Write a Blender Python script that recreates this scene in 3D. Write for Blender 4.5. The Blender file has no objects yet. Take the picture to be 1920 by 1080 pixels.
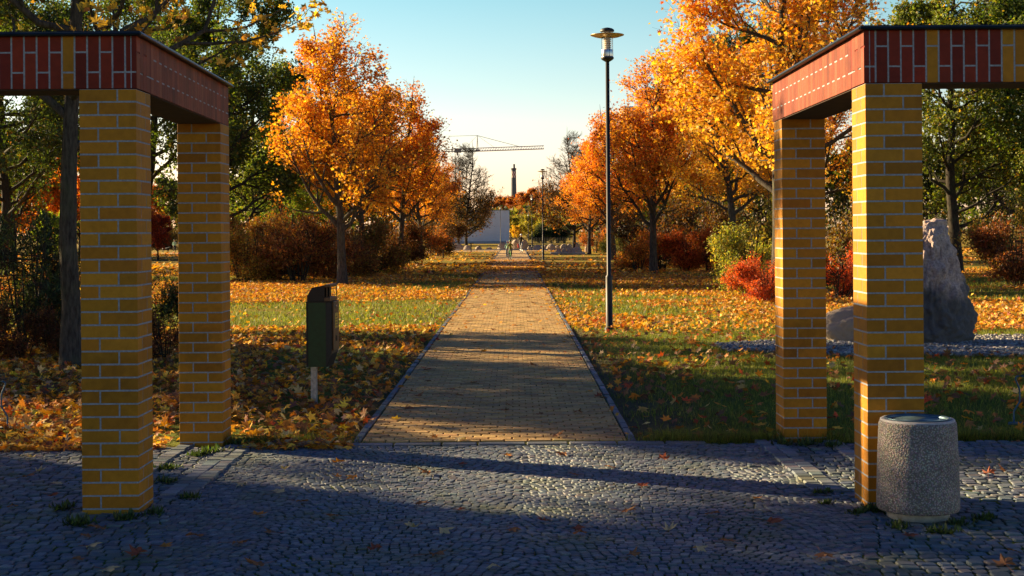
import bpy, bmesh, math, random
import numpy as np
from mathutils import Vector, Matrix, noise as mnoise
R = math.radians
SC = bpy.context.scene
COL = SC.collection
rng = np.random.default_rng(7)
random.seed(7)

# ---------------------------------------------------------------- camera
cd = bpy.data.cameras.new('camera'); cam = bpy.data.objects.new('camera', cd); COL.objects.link(cam)
cam.location = (0, 0, 1.8)
cam.rotation_euler = (R(90), 0.0075, 0)
cd.sensor_width = 36.0; cd.lens = 50.0
cd.shift_x = -5/1920; cd.shift_y = -106/1920
cd.clip_start = 0.1; cd.clip_end = 9000
SC.camera = cam

# ---------------------------------------------------------------- light
SUN_EL = R(18.5)
SUN_DIR = Vector((-math.sin(R(62))*math.cos(SUN_EL), math.cos(R(62))*math.cos(SUN_EL), math.sin(SUN_EL)))
sd = bpy.data.lights.new('sun', 'SUN'); so = bpy.data.objects.new('sun', sd); COL.objects.link(so)
so.rotation_euler = SUN_DIR.to_track_quat('Z', 'Y').to_euler()
sd.energy = 5.0; sd.angle = R(0.5); sd.color = (1.0, 0.75, 0.42)
W = bpy.data.worlds.new('World'); SC.world = W; W.use_nodes = True
wn = W.node_tree.nodes; wl = W.node_tree.links
sky = wn.new('ShaderNodeTexSky'); sky.sky_type = 'NISHITA'; sky.sun_disc = False
sky.sun_elevation = SUN_EL; sky.sun_rotation = R(-62)
sky.air_density = 1.0; sky.dust_density = 0.6; sky.ozone_density = 1.6
tc = wn.new('ShaderNodeTexCoord'); sx = wn.new('ShaderNodeSeparateXYZ'); wl.new(tc.outputs['Generated'], sx.inputs[0])
cr = wn.new('ShaderNodeValToRGB'); wl.new(sx.outputs['Z'], cr.inputs[0])
e = cr.color_ramp.elements
e[0].position = 0.0; e[0].color = (1.50, 1.06, 1.02, 1)
e[1].position = 1.0; e[1].color = (0.04, 0.18, 0.50, 1)
for p, c in ((0.05, (1.42, 1.13, 1.08, 1)), (0.10, (1.05, 1.05, 0.98, 1)), (0.165, (0.74, 0.98, 0.90, 1)), (0.23, (0.22, 0.50, 0.66, 1)), (0.40, (0.04, 0.22, 0.56, 1))):
    k = e.new(p); k.color = c
mx = wn.new('ShaderNodeMix'); mx.data_type = 'RGBA'; mx.blend_type = 'MULTIPLY'; mx.inputs[0].default_value = 1
wl.new(sky.outputs[0], mx.inputs[6]); wl.new(cr.outputs[0], mx.inputs[7])
bg = wn['Background']; wl.new(mx.outputs[2], bg.inputs[0]); bg.inputs[1].default_value = 0.05
vs = SC.view_settings; vs.view_transform = 'Standard'; vs.look = 'None'; vs.exposure = 1.85; vs.gamma = 1.0; vs.use_curve_mapping = False

# ---------------------------------------------------------------- helpers
def P(x, y, Y=None, z=0.0):
    """point of the world seen at pixel (x, y) of the 1920 photo at distance Y (or on the ground)"""
    yh = 434 - 0.0075*(x-965)
    if Y is None: Y = 1.8*2667/(y-yh)
    return Vector(((x-965)/2667*Y, Y, 1.8-(y-yh)/2667*Y))

class MB:
    def __init__(s): s.v = []; s.f = []; s.c = []; s.n = 0
    def add(s, v, faces, col=None):
        v = np.asarray(v, dtype=np.float32); s.v.append(v)
        for fa in faces: s.f.append(np.asarray(fa, dtype=np.int32)+s.n)
        k = sum(len(fa) for fa in faces)
        if col is None: col = (1, 1, 1)
        c = np.asarray(col, dtype=np.float32)
        if c.ndim == 1: c = np.tile(c, (k, 1))
        s.c.append(c); s.n += len(v); return s
    def inst(s, tv, tf, M, T, cols):
        """tv (n,3), tf (m,k) faces, M (N,3,3), T (N,3), cols (N,3)"""
        tv = np.asarray(tv, np.float32); tf = np.asarray(tf, np.int32)
        N = len(T); n = len(tv)
        v = np.einsum('nij,kj->nki', M, tv)+T[:, None, :]
        f = tf[None]+(np.arange(N)*n)[:, None, None]
        s.v.append(v.reshape(-1, 3).astype(np.float32)); s.f.append(f.reshape(-1, tf.shape[1])+s.n)
        s.c.append(np.repeat(cols, len(tf), axis=0).astype(np.float32)); s.n += N*n; return s
    def box(s, lo, hi, col=None):
        x0, y0, z0 = lo; x1, y1, z1 = hi
        v = [(x0,y0,z0),(x1,y0,z0),(x1,y1,z0),(x0,y1,z0),(x0,y0,z1),(x1,y0,z1),(x1,y1,z1),(x0,y1,z1)]
        return s.add(v, [[(0,3,2,1),(4,5,6,7),(0,1,5,4),(1,2,6,5),(2,3,7,6),(3,0,4,7)]], col)
    def bbox(s, lo, hi, b=0.003, col=None):
        """box with chamfered edges"""
        bm = bmesh.new(); bmesh.ops.create_cube(bm, size=1)
        for v in bm.verts:
            v.co = Vector([lo[i]+(v.co[i]+.5)*(hi[i]-lo[i]) for i in range(3)])
        bmesh.ops.bevel(bm, geom=list(bm.edges), offset=b, segments=1, affect='EDGES')
        return s.bm(bm, col)
    def bm(s, bm, col=None):
        bm.verts.index_update()
        d = {}
        for f in bm.faces: d.setdefault(len(f.verts), []).append([v.index for v in f.verts])
        s.add([v.co[:] for v in bm.verts], list(d.values()), col); bm.free(); return s
    def tube(s, pts, rad, n=8, col=None, cap=True):
        pts = np.asarray(pts, float); m = len(pts)
        rad = np.broadcast_to(np.asarray(rad, float), (m,))
        t = np.empty_like(pts); t[1:-1] = pts[2:]-pts[:-2]; t[0] = pts[1]-pts[0]; t[-1] = pts[-1]-pts[-2]
        t /= np.linalg.norm(t, axis=1)[:, None]+1e-9
        ref = np.array([1., 0, 0]) if abs(t[:, 0]).mean() < .7 else np.array([0, 1., 0])
        a = np.cross(t, ref); a /= np.linalg.norm(a, axis=1)[:, None]+1e-9
        b = np.cross(t, a)
        an = np.arange(n)*2*np.pi/n
        v = pts[:, None]+rad[:, None, None]*(np.cos(an)[None, :, None]*a[:, None]+np.sin(an)[None, :, None]*b[:, None])
        i = np.arange(m-1)[:, None]*n; j = np.arange(n)[None]; k = (j+1) % n
        q = np.stack([i+j, i+k, i+n+k, i+n+j], -1).reshape(-1, 4)
        fs = [q]
        if cap: fs.append([list(range(n))]); fs.append([list(range((m-1)*n, m*n))][::-1])
        return s.add(v.reshape(-1, 3), fs, col)
    def lathe(s, prof, n=24, c=(0, 0, 0), col=None, jit=0):
        prof = np.asarray(prof, float); m = len(prof); an = np.arange(n)*2*np.pi/n
        v = np.stack([prof[:, 0:1]*np.cos(an), prof[:, 0:1]*np.sin(an), np.repeat(prof[:, 1:2], n, 1)], -1)+np.asarray(c)
        i = np.arange(m-1)[:, None]*n; j = np.arange(n)[None]; k = (j+1) % n
        q = np.stack([i+j, i+k, i+n+k, i+n+j], -1).reshape(-1, 4)
        fs = [q]
        if prof[0, 0] > 1e-4: fs.append([list(range(n))][::-1])
        if prof[-1, 0] > 1e-4: fs.append([list(range((m-1)*n, m*n))])
        return s.add(v.reshape(-1, 3), fs, col)
    def prism(s, poly, axis, a, b, col=None):
        """poly of 2-D points in the other two axes, extruded along axis from a to b"""
        n = len(poly); v = []
        for t in (a, b):
            for p in poly:
                q = list(p); q.insert(axis, t); v.append(q)
        return s.add(v, [[list(range(n))], [list(range(n, 2*n))[::-1]], [(i, (i+1) % n, n+(i+1) % n, n+i) for i in range(n)]], col)
    def mesh(s, name, smooth=False):
        me = bpy.data.meshes.new(name)
        V = np.concatenate(s.v); me.vertices.add(len(V)); me.vertices.foreach_set('co', V.ravel())
        tot = np.concatenate([np.full(len(f), f.shape[1], np.int32) for f in s.f])
        idx = np.concatenate([f.ravel() for f in s.f]).astype(np.int32)
        me.loops.add(len(idx)); me.loops.foreach_set('vertex_index', idx)
        me.polygons.add(len(tot)); me.polygons.foreach_set('loop_start', np.concatenate([[0], np.cumsum(tot)[:-1]]).astype(np.int32))
        C = np.concatenate(s.c)
        a = me.attributes.new('col', 'FLOAT_COLOR', 'FACE')
        a.data.foreach_set('color', np.concatenate([C, np.ones((len(C), 1), np.float32)], 1).ravel())
        me.polygons.foreach_set('use_smooth', np.full(len(tot), bool(smooth)))
        me.update(calc_edges=True); me.validate()
        return me
    def build(s, name, mat, parent=None, smooth=False):
        return link(name, s.mesh(name, smooth), mat, parent)

def link(name, me, mat=None, parent=None, loc=None, rz=None, sc=None):
    if mat is not None and not me.materials: me.materials.append(mat)
    o = bpy.data.objects.new(name, me); COL.objects.link(o)
    if parent is not None: o.parent = parent
    if loc is not None: o.location = loc
    if rz is not None: o.rotation_euler[2] = rz
    if sc is not None: o.scale = (sc, sc, sc) if isinstance(sc, (int, float)) else sc
    return o
def fixnormals(me):
    bm = bmesh.new(); bm.from_mesh(me); bmesh.ops.recalc_face_normals(bm, faces=bm.faces); bm.to_mesh(me); bm.free(); return me
def tag(o, label=None, cat=None, group=None, kind=None):
    if label: o['label'] = label
    if cat: o['category'] = cat
    if group: o['group'] = group
    if kind: o['kind'] = kind
    return o
def empty(name, loc, label, cat, group=None, rz=0, sc=1):
    o = bpy.data.objects.new(name, None); COL.objects.link(o); o.location = loc; o.rotation_euler[2] = rz; o.scale = (sc,)*3
    o.empty_display_size = .1
    return tag(o, label, cat, group)
def copy_thing(o, loc, rz=0, sc=1, label=None, group=None):
    c = o.copy(); COL.objects.link(c); c.location = loc; c.rotation_euler[2] = rz; c.scale = (sc,)*3
    if label: c['label'] = label
    if group: c['group'] = group
    def rec(a, b):
        for ch in a.children:
            d = ch.copy(); COL.objects.link(d); d.parent = b; rec(ch, d)
    rec(o, c)
    return c

# ---------------------------------------------------------------- materials
def N(nt, t, **kw):
    n = nt.nodes.new(t)
    for k, v in kw.items():
        if hasattr(n, k): setattr(n, k, v)
    return n
def newmat(name):
    m = bpy.data.materials.new(name); m.use_nodes = True
    nt = m.node_tree; return m, nt, nt.nodes['Principled BSDF'], nt.links
def noise_node(nt, scale, detail=4, co=None, rough=.55):
    n = N(nt, 'ShaderNodeTexNoise'); n.inputs['Scale'].default_value = scale; n.inputs['Detail'].default_value = detail; n.inputs['Roughness'].default_value = rough
    if co is not None: nt.links.new(co, n.inputs['Vector'])
    return n
def ramp(nt, src, stops):
    r = N(nt, 'ShaderNodeValToRGB'); nt.links.new(src, r.inputs[0]); e = r.color_ramp.elements
    while len(e) < len(stops): e.new(.5)
    for i, (p, c) in enumerate(stops):
        e[i].position = p; e[i].color = (c, c, c, 1) if isinstance(c, (int, float)) else (*c, 1)
    return r
def mixc(nt, a, b, f, mode='MIX'):
    m = N(nt, 'ShaderNodeMix'); m.data_type = 'RGBA'; m.blend_type = mode
    for s, i in ((f, 0), (a, 6), (b, 7)):
        if isinstance(s, (int, float)): m.inputs[i].default_value = s
        elif isinstance(s, tuple): m.inputs[i].default_value = (*s, 1)
        else: nt.links.new(s, m.inputs[i])
    return m.outputs[2]
def bump(nt, h, p, strength=.4, dist=.01):
    b = N(nt, 'ShaderNodeBump'); b.inputs['Strength'].default_value = strength; b.inputs['Distance'].default_value = dist
    nt.links.new(h, b.inputs['Height']); nt.links.new(b.outputs[0], p.inputs['Normal'])
def coords(nt, kind='Object'):
    return N(nt, 'ShaderNodeTexCoord').outputs[kind]
def attr(nt):
    a = N(nt, 'ShaderNodeAttribute'); a.attribute_name = 'col'; return a.outputs['Color']

def mat_attr(name, rough=.7, ns=40, lo=.75, hi=1.2, bs=.3, bd=.004, metal=0, spec=.3, bscale=None):
    m, nt, p, L = newmat(name); co = coords(nt)
    n = noise_node(nt, ns, 5, co)
    c = mixc(nt, attr(nt), ramp(nt, n.outputs[0], [(.3, lo), (.7, hi)]).outputs[0], 1.0, 'MULTIPLY')
    L.new(c, p.inputs['Base Color']); p.inputs['Roughness'].default_value = rough; p.inputs['Metallic'].default_value = metal
    p.inputs['Specular IOR Level'].default_value = spec
    n9 = noise_node(nt, 1.6, 6, co, .65); L.new(mixc(nt, c, ramp(nt, n9.outputs[0], [(.28, .62), (.5, 1.0), (.75, 1.1)]).outputs[0], 1.0, 'MULTIPLY'), p.inputs['Base Color'])
    nb = noise_node(nt, bscale or ns*3, 4, co); bump(nt, nb.outputs[0], p, bs, bd)
    return m
def mat_plain(name, col, rough=.5, metal=0, ns=15, var=.12, spec=.4, bs=.05):
    m, nt, p, L = newmat(name); co = coords(nt)
    n = noise_node(nt, ns, 5, co)
    c = mixc(nt, tuple(col), ramp(nt, n.outputs[0], [(.3, 1-var), (.7, 1+var)]).outputs[0], 1.0, 'MULTIPLY')
    L.new(c, p.inputs['Base Color']); p.inputs['Roughness'].default_value = rough; p.inputs['Metallic'].default_value = metal
    p.inputs['Specular IOR Level'].default_value = spec
    bump(nt, n.outputs[0], p, bs, .003)
    return m
def mat_leaf(name, trans=.45, rough=.6):
    m = bpy.data.materials.new(name); m.use_nodes = True; nt = m.node_tree; L = nt.links
    nt.nodes.remove(nt.nodes['Principled BSDF']); out = nt.nodes['Material Output']
    oi = N(nt, 'ShaderNodeObjectInfo')
    c = mixc(nt, attr(nt), oi.outputs['Color'], 1.0, 'MULTIPLY')
    d = N(nt, 'ShaderNodeBsdfDiffuse'); t = N(nt, 'ShaderNodeBsdfTranslucent'); g = N(nt, 'ShaderNodeBsdfGlossy')
    g.inputs['Roughness'].default_value = rough; g.inputs['Color'].default_value = (.8, .8, .8, 1)
    L.new(c, d.inputs[0])
    tcx = mixc(nt, c, (1.15, 1.12, .55), 1.0, 'MULTIPLY'); L.new(tcx, t.inputs[0])
    m1 = N(nt, 'ShaderNodeMixShader'); m1.inputs[0].default_value = trans; L.new(d.outputs[0], m1.inputs[1]); L.new(t.outputs[0], m1.inputs[2])
    m2 = N(nt, 'ShaderNodeMixShader'); m2.inputs[0].default_value = .04; L.new(m1.outputs[0], m2.inputs[1]); L.new(g.outputs[0], m2.inputs[2])
    L.new(m2.outputs[0], out.inputs['Surface'])
    return m
M_LEAF = mat_leaf('leaf', .5)
M_LITTER = mat_leaf('leaf_litter', .25)
M_GRASS = mat_leaf('grass_blade', .4)

def mat_bark(name, a, b, ns=9):
    m, nt, p, L = newmat(name); co = coords(nt)
    mp = N(nt, 'ShaderNodeMapping'); mp.inputs['Scale'].default_value = (1, 1, .22); L.new(co, mp.inputs[0])
    n = noise_node(nt, ns*3, 6, mp.outputs[0], .65)
    n2 = noise_node(nt, 2.2, 4, co)
    c = ramp(nt, n.outputs[0], [(.35, a), (.68, b)]).outputs[0]
    c = mixc(nt, c, (.09, .10, .05), ramp(nt, n2.outputs[0], [(.52, 0.0), (.72, .6)]).outputs[0])
    L.new(c, p.inputs['Base Color']); p.inputs['Roughness'].default_value = .9; p.inputs['Specular IOR Level'].default_value = .15
    bump(nt, n.outputs[0], p, .9, .02)
    return m
M_BARK = mat_bark('maple_bark', (.03, .025, .02), (.11, .095, .075))
M_BARKD = mat_bark('oak_bark', (.018, .015, .012), (.06, .05, .038))

# ---------------------------------------------------------------- noise on numpy arrays
_ph = np.random.default_rng(3).uniform(0, 6.28, (40, 3))
def fnoise(x, y, s=1.0, seed=0):
    r = np.zeros_like(x, dtype=float); a = 1.0; tot = 0
    for o in range(4):
        for k in range(3):
            ph = _ph[(seed*7+o*3+k) % 40]; ang = ph[0]*3
            r += a*np.sin((x*math.cos(ang)+y*math.sin(ang))*s*(2**o)*(1+.3*math.sin(ph[1]))+ph[2]+1.3*np.sin(x*s*.7+ph[1])); tot += a
        a *= .6
    return r/tot*1.8
def rotmats(yaw, tx, ty):
    cy, sy = np.cos(yaw), np.sin(yaw); cx, sx_ = np.cos(tx), np.sin(tx); cz, sz = np.cos(ty), np.sin(ty)
    n = len(yaw); Z = np.zeros(n); O = np.ones(n)
    Rz = np.stack([cy, -sy, Z, sy, cy, Z, Z, Z, O], -1).reshape(-1, 3, 3)
    Rx = np.stack([O, Z, Z, Z, cx, -sx_, Z, sx_, cx], -1).reshape(-1, 3, 3)
    Ry = np.stack([cz, Z, sz, Z, O, Z, -sz, Z, cz], -1).reshape(-1, 3, 3)
    return Rz @ Rx @ Ry
def palette(n, cols, w, var=.15, r=rng):
    cols = np.array(cols, float); w = np.array(w, float); i = r.choice(len(cols), n, p=w/w.sum())
    c = cols[i]*(1+r.normal(0, var, (n, 1)))*(1+r.normal(0, var*.35, (n, 3)))
    return np.clip(c, .005, .95)

# leaf outlines (fan round a centre vertex)
def leaf_template(pts, curl=.15, fold=.15):
    v = [(0, 0, 0)]
    for a, r_ in pts:
        x, y = r_*math.cos(R(a)), r_*math.sin(R(a)); v.append((x, y, curl*r_*r_-fold*abs(x)*.5+(.06*math.sin(a*.13))))
    n = len(pts); return np.array(v)*.5, np.array([(0, i+1, (i+1) % n+1) for i in range(n)])
MAPLE = [(90,1),(80,.72),(68,.48),(58,.62),(42,.92),(30,.62),(16,.42),(4,.52),(-14,.68),(-34,.34),(-90,.2),(214,.34),(194,.68),(176,.52),(164,.42),(150,.62),(138,.92),(122,.62),(112,.48),(100,.72)]
MAPLE_S = [(90,1),(64,.48),(38,.92),(10,.42),(-16,.66),(-90,.2),(196,.66),(170,.42),(142,.92),(116,.48)]
OVAL = [(90,1),(30,.5),(-30,.45),(-90,.9),(210,.45),(150,.5)]
LOBE4 = [(90,1),(45,.55),(0,.75),(-60,.5),(240,.5),(180,.75),(135,.55)]
# ================================================================ SETTING: ground, paving, path
def mat_ground():
    m, nt, p, L = newmat('lawn_ground'); co = coords(nt)
    big = noise_node(nt, .22, 4, co); mid = noise_node(nt, 1.1, 5, co); fine = noise_node(nt, 28, 6, co, .7); f2 = noise_node(nt, 9, 5, co, .7)
    g = ramp(nt, fine.outputs[0], [(.3, (.05, .07, .008)), (.55, (.15, .18, .016)), (.75, (.24, .24, .03))]).outputs[0]
    lf = ramp(nt, f2.outputs[0], [(.35, (.10, .05, .015)), (.5, (.42, .17, .02)), (.62, (.62, .30, .04)), (.75, (.30, .10, .02))]).outputs[0]
    geo = N(nt, 'ShaderNodeNewGeometry'); sp = N(nt, 'ShaderNodeSeparateXYZ'); L.new(geo.outputs['Position'], sp.inputs[0])
    # leaf cover: fades in far bands
    cov = ramp(nt, mid.outputs[0], [(.42, 0.0), (.58, .75)]).outputs[0]
    dst = N(nt, 'ShaderNodeMapRange'); L.new(sp.outputs['Y'], dst.inputs[0]); dst.inputs[1].default_value = 26; dst.inputs[2].default_value = 48
    cv = N(nt, 'ShaderNodeMath'); cv.operation = 'MULTIPLY'; L.new(cov, cv.inputs[0]); L.new(dst.outputs[0], cv.inputs[1])
    c = mixc(nt, g, lf, cv.outputs[0])
    # bare soil beside the path
    ab = N(nt, 'ShaderNodeMath'); ab.operation = 'ABSOLUTE'; L.new(sp.outputs['X'], ab.inputs[0])
    ad = N(nt, 'ShaderNodeMath'); ad.operation = 'MULTIPLY_ADD'; L.new(mid.outputs[0], ad.inputs[0]); ad.inputs[1].default_value = 2.2; L.new(ab.outputs[0], ad.inputs[2])
    mr = N(nt, 'ShaderNodeMapRange'); L.new(ad.outputs[0], mr.inputs[0]); mr.inputs[1].default_value = 2.3; mr.inputs[2].default_value = 3.4; mr.inputs[3].default_value = .85; mr.inputs[4].default_value = 0
    soil = ramp(nt, fine.outputs[0], [(.3, (.05, .035, .022)), (.7, (.17, .12, .07))]).outputs[0]
    c = mixc(nt, c, soil, mr.outputs[0])
    L.new(c, p.inputs['Base Color']); p.inputs['Roughness'].default_value = .95; p.inputs['Specular IOR Level'].default_value = .1
    bump(nt, fine.outputs[0], p, 1.0, .03)
    return m
# ground sheet with gentle relief far away
mb = MB()
xs = np.concatenate([-np.geomspace(3500, 12, 26), np.linspace(-10, 10, 11), np.geomspace(12, 3500, 26)])
ys = np.concatenate([[-60, -20, 0, 6, 10], np.linspace(12, 60, 25), np.geomspace(64, 6000, 34)])
X, Y = np.meshgrid(xs, ys); nx = len(xs)
Z = np.full_like(X, -.03)
v = np.stack([X, Y, Z], -1).reshape(-1, 3); i = np.arange(len(ys)-1)[:, None]*nx+np.arange(nx-1)[None]
mb.add(v, [np.stack([i, i+1, i+nx+1, i+nx], -1).reshape(-1, 4)])
tag(mb.build('ground', mat_ground()), kind='structure')

# ---- cobbled pavement (real setts in a mossy bed)
def mat_bed():
    m, nt, p, L = newmat('joint_bed'); co = coords(nt)
    n = noise_node(nt, 1.3, 5, co); f = noise_node(nt, 60, 4, co)
    c = ramp(nt, n.outputs[0], [(.34, (.035, .036, .030)), (.44, (.06, .075, .015)), (.58, (.15, .18, .015))]).outputs[0]
    c = mixc(nt, c, ramp(nt, f.outputs[0], [(.3, .5), (.7, 1.3)]).outputs[0], 1, 'MULTIPLY')
    L.new(c, p.inputs['Base Color']); p.inputs['Roughness'].default_value = 1; p.inputs['Specular IOR Level'].default_value = .1
    bump(nt, f.outputs[0], p, 1, .01); return m
M_BED = mat_bed()
mb = MB(); mb.add([(-9, 3, -.005), (9, 3, -.005), (9, 12.05, -.005), (-9, 12.05, -.005)], [[(0, 1, 2, 3)]])
tag(mb.build('pavement_bed', M_BED), kind='structure')
def sett_template(n=8, e=.38):
    an = (np.arange(n)+.5)*2*np.pi/n
    ring = np.stack([np.sign(np.cos(an))*abs(np.cos(an))**e, np.sign(np.sin(an))*abs(np.sin(an))**e], -1)*.5
    v = [np.c_[ring, np.full(n, -.030)], np.c_[ring*.98, np.full(n, .001)], np.c_[ring*.88, np.full(n, .0048)], [(0, 0, .0050)]]
    v = np.concatenate(v); f = []
    for r_ in (0, 1):
        for k in range(n):
            a, b = r_*n+k, r_*n+(k+1) % n; f += [(a, b, b+n), (a, b+n, a+n)]
    for k in range(n): f.append((2*n+k, 2*n+(k+1) % n, 3*n))
    return v, np.array(f)
def put_setts(mb, x, y, sx_, sy_, yaw, cols, hz=.0022, tilt=.035):
    n = len(x); tv, tf = sett_template()
    M = rotmats(yaw, rng.normal(0, tilt, n), rng.normal(0, tilt, n))
    S = np.zeros((n, 3, 3)); S[:, 0, 0] = sx_; S[:, 1, 1] = sy_; S[:, 2, 2] = rng.uniform(.8, 1.25, n)
    mb.inst(tv, tf, M @ S, np.stack([x, y, rng.normal(0, hz, n)], -1), cols)
GRAN = [(.118, .145, .165), (.095, .120, .142), (.165, .182, .192), (.138, .132, .130), (.080, .100, .120)]
mb = MB()
bl = lambda y: -2.33+np.maximum(0, 9.2-y)*.30    # edges of the middle field
br = lambda y: 2.22-np.maximum(0, 9.2-y)*.22
xs_, ys_, yw = [], [], []
A, Wd = .26, 1.55
for r_ in np.arange(5.2, 12.3, .056):
    u = -3.2+rng.uniform(0, .05)
    while u < 3.2:
        w = rng.uniform(.047, .068); ph = ((u/Wd) % 1)*2-1
        xs_.append(u+w/2); ys_.append(r_+A*(1-ph*ph)+rng.normal(0, .003)); yw.append(math.atan(-2*A*ph*2/Wd)); u += w
xs_, ys_, yw = map(np.array, (xs_, ys_, yw))
k = (xs_ > bl(ys_)) & (xs_ < br(ys_)) & (ys_ > 5.4) & (ys_ < 11.95); xs_, ys_, yw = xs_[k], ys_[k], yw[k]; n = len(xs_)
put_setts(mb, xs_, ys_, rng.uniform(.048, .060, n), rng.uniform(.047, .054, n), yw+rng.normal(0, .1, n), palette(n, GRAN, [3, 3, 2, 1.5, 1.5], .12))
# larger setts either side, in wandering courses
xs_, ys_, wx, wy = [], [], [], []
for side in (-1, 1):
    y = 5.2
    while y < 12.05:
        h = rng.uniform(.066, .092); u = 0
        while u < 6.5:
            w = rng.uniform(.066, .115)
            e = (bl(y) if side < 0 else br(y))
            xs_.append(e+side*(u+w/2)); ys_.append(y+h/2+.03*math.sin(u*2.1+side)+rng.normal(0, .004)); wx.append(w-.010); wy.append(h-.010); u += w
        y += h
xs_, ys_, wx, wy = map(np.array, (xs_, ys_, wx, wy)); k = ys_ < 12.0
n = k.sum(); put_setts(mb, xs_[k], ys_[k], wx[k], wy[k], rng.normal(0, .05, n), palette(n, GRAN, [3, 3, 2, 1.5, 1.5], .12), .003, .04)
def mat_granite():
    m, nt, p, L = newmat('granite_sett'); co = coords(nt)
    n = noise_node(nt, 260, 3, co, .8); n2 = noise_node(nt, 1.7, 5, co)
    c = mixc(nt, attr(nt), ramp(nt, n.outputs[0], [(.32, .55), (.68, 1.5)]).outputs[0], 1, 'MULTIPLY')
    c = mixc(nt, c, (.10, .12, .02), ramp(nt, n2.outputs[0], [(.50, 0.0), (.70, .5)]).outputs[0])
    L.new(c, p.inputs['Base Color']); p.inputs['Roughness'].default_value = .62; p.inputs['Specular IOR Level'].default_value = .45
    bump(nt, n.outputs[0], p, .55, .004); return m
M_GRAN = mat_granite()
tag(mb.build('cobbled_pavement', M_GRAN), kind='structure')
# pale slab strips along the pillar lines
mb = MB()
for x0, x1 in ((-2.44, -2.33), (-2.325, -2.22), (-2.86, -2.74), (2.03, 2.13), (2.135, 2.24), (2.60, 2.72)):
    y = 9.75
    while y < 12.0:
        l = rng.uniform(.09, .15)
        mb.bbox((x0+rng.uniform(-.01, .01), y+.006, -.02), (x1+rng.uniform(-.01, .01), y+l-.006, .016+rng.uniform(0, .005)), .006, palette(1, GRAN, [1, 1, 3, 1, 0], .1)[0]*1.12); y += l
tag(mb.build('slab_strip', M_GRAN), kind='structure')
# kerb flags where cobbles meet the path
mb = MB(); x = -1.45
while x < 1.35:
    l = rng.uniform(.3, .42); mb.bbox((x+.008, 11.97, -.05), (x+l-.008, 12.10, .012), .008, (.15, .16, .165)); x += l
tag(mb.build('kerb_threshold', M_GRAN), kind='structure')

# ---- clinker path
M_PAVER = mat_attr('path_clinker', .8, 35, .8, 1.15, .25, .002, spec=.2)
PX0, PX1 = -1.33, 0.95
def pcx(y): return 0
mb = MB()
tv = []; b = .06
for z, s in ((-.05, .5), (-.004, .5), (.0, .47)): tv += [(-s if s == .5 else -s, -s, z), (s, -s, z), (s, s, z), (-s, s, z)]
tv = np.array(tv); tf = []
for r_ in (0, 4):
    for k in range(4): tf.append((r_+k, r_+(k+1) % 4, r_+4+(k+1) % 4, r_+4+k))
tf.append((8, 9, 10, 11)); tf = np.array(tf)
bx, by, wx = [], [], []
row = 0; y = 12.16; RH = .105
while y < 62:
    off = (row*.068) % .204; x = PX0-.2+off
    while x < PX1:
        a, c = max(x, PX0), min(x+.204, PX1)
        if c-a > .03: bx.append((a+c)/2); by.append(y+RH/2); wx.append(c-a-.013)
        x += .204
    y += RH; row += 1
bx, by, wx = map(np.array, (bx, by, wx)); n = len(bx)
M = rotmats(rng.normal(0, .008, n), rng.normal(0, .010, n), rng.normal(0, .006, n)); S = np.zeros((n, 3, 3)); S[:, 0, 0] = wx; S[:, 1, 1] = RH-.012; S[:, 2, 2] = 1
CL = [(.53, .345, .125), (.47, .305, .115), (.57, .375, .135), (.42, .25, .095), (.40, .275, .115)]
mb.inst(tv, tf, M @ S, np.stack([bx, by, .012+rng.normal(0, .0022, n)], -1), palette(n, CL, [4, 3, 3, 1, 1.5], .07))
tag(mb.build('path', M_PAVER), kind='structure')
mb = MB(); mb.add([(PX0-.01, 12.1, -.006), (PX1+.01, 12.1, -.006), (PX1+.01, 62, -.006), (PX0-.01, 62, -.006)], [[(0, 1, 2, 3)]])
tag(mb.build('path_bed', M_BED), kind='structure')
def mat_farpath():
    m, nt, p, L = newmat('far_path'); co = coords(nt)
    br_ = N(nt, 'ShaderNodeTexBrick'); L.new(co, br_.inputs[0]); br_.inputs['Scale'].default_value = 1; br_.inputs['Brick Width'].default_value = .204; br_.inputs['Row Height'].default_value = .105
    br_.inputs['Mortar Size'].default_value = .007; br_.inputs['Color1'].default_value = (.52, .33, .11, 1); br_.inputs['Color2'].default_value = (.45, .28, .10, 1); br_.inputs['Mortar'].default_value = (.08, .06, .03, 1)
    n = noise_node(nt, .8, 5, co)
    L.new(mixc(nt, br_.outputs[0], ramp(nt, n.outputs[0], [(.3, .8), (.7, 1.15)]).outputs[0], 1, 'MULTIPLY'), p.inputs['Base Color']); p.inputs['Roughness'].default_value = .8
    return m
M_FP = mat_farpath()
mb = MB(); mb.add([(PX0, 62, .010), (PX1, 62, .010), (PX1, 150, .010), (PX0, 150, .010)], [[(0, 1, 2, 3)]])
# cross path in front of the boulders
mb.add([(-40, 128, .002), (PX0-.01, 128, .002), (PX0-.01, 137, .002), (-40, 137, .002)], [[(0, 1, 2, 3)]])
mb.add([(PX1+.01, 128, .002), (40, 128, .002), (40, 137, .002), (PX1+.01, 137, .002)], [[(0, 1, 2, 3)]])
tag(mb.build('far_path', M_FP), kind='structure')
# granite edging stones
mb = MB()
for x0, x1 in ((PX0-.075, PX0-.012), (PX1+.012, PX1+.075)):
    y = 12.12
    while y < 140:
        l = rng.uniform(.22, .34) if y < 60 else 1.0
        mb.bbox((x0, y+.006, -.06), (x1, y+l-.006, .012+rng.normal(0, .004)), .008, palette(1, GRAN, [3, 3, 2, 1.5, 1], .15)[0]*.9); y += l
tag(mb.build('kerb', M_GRAN), kind='structure')

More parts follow.
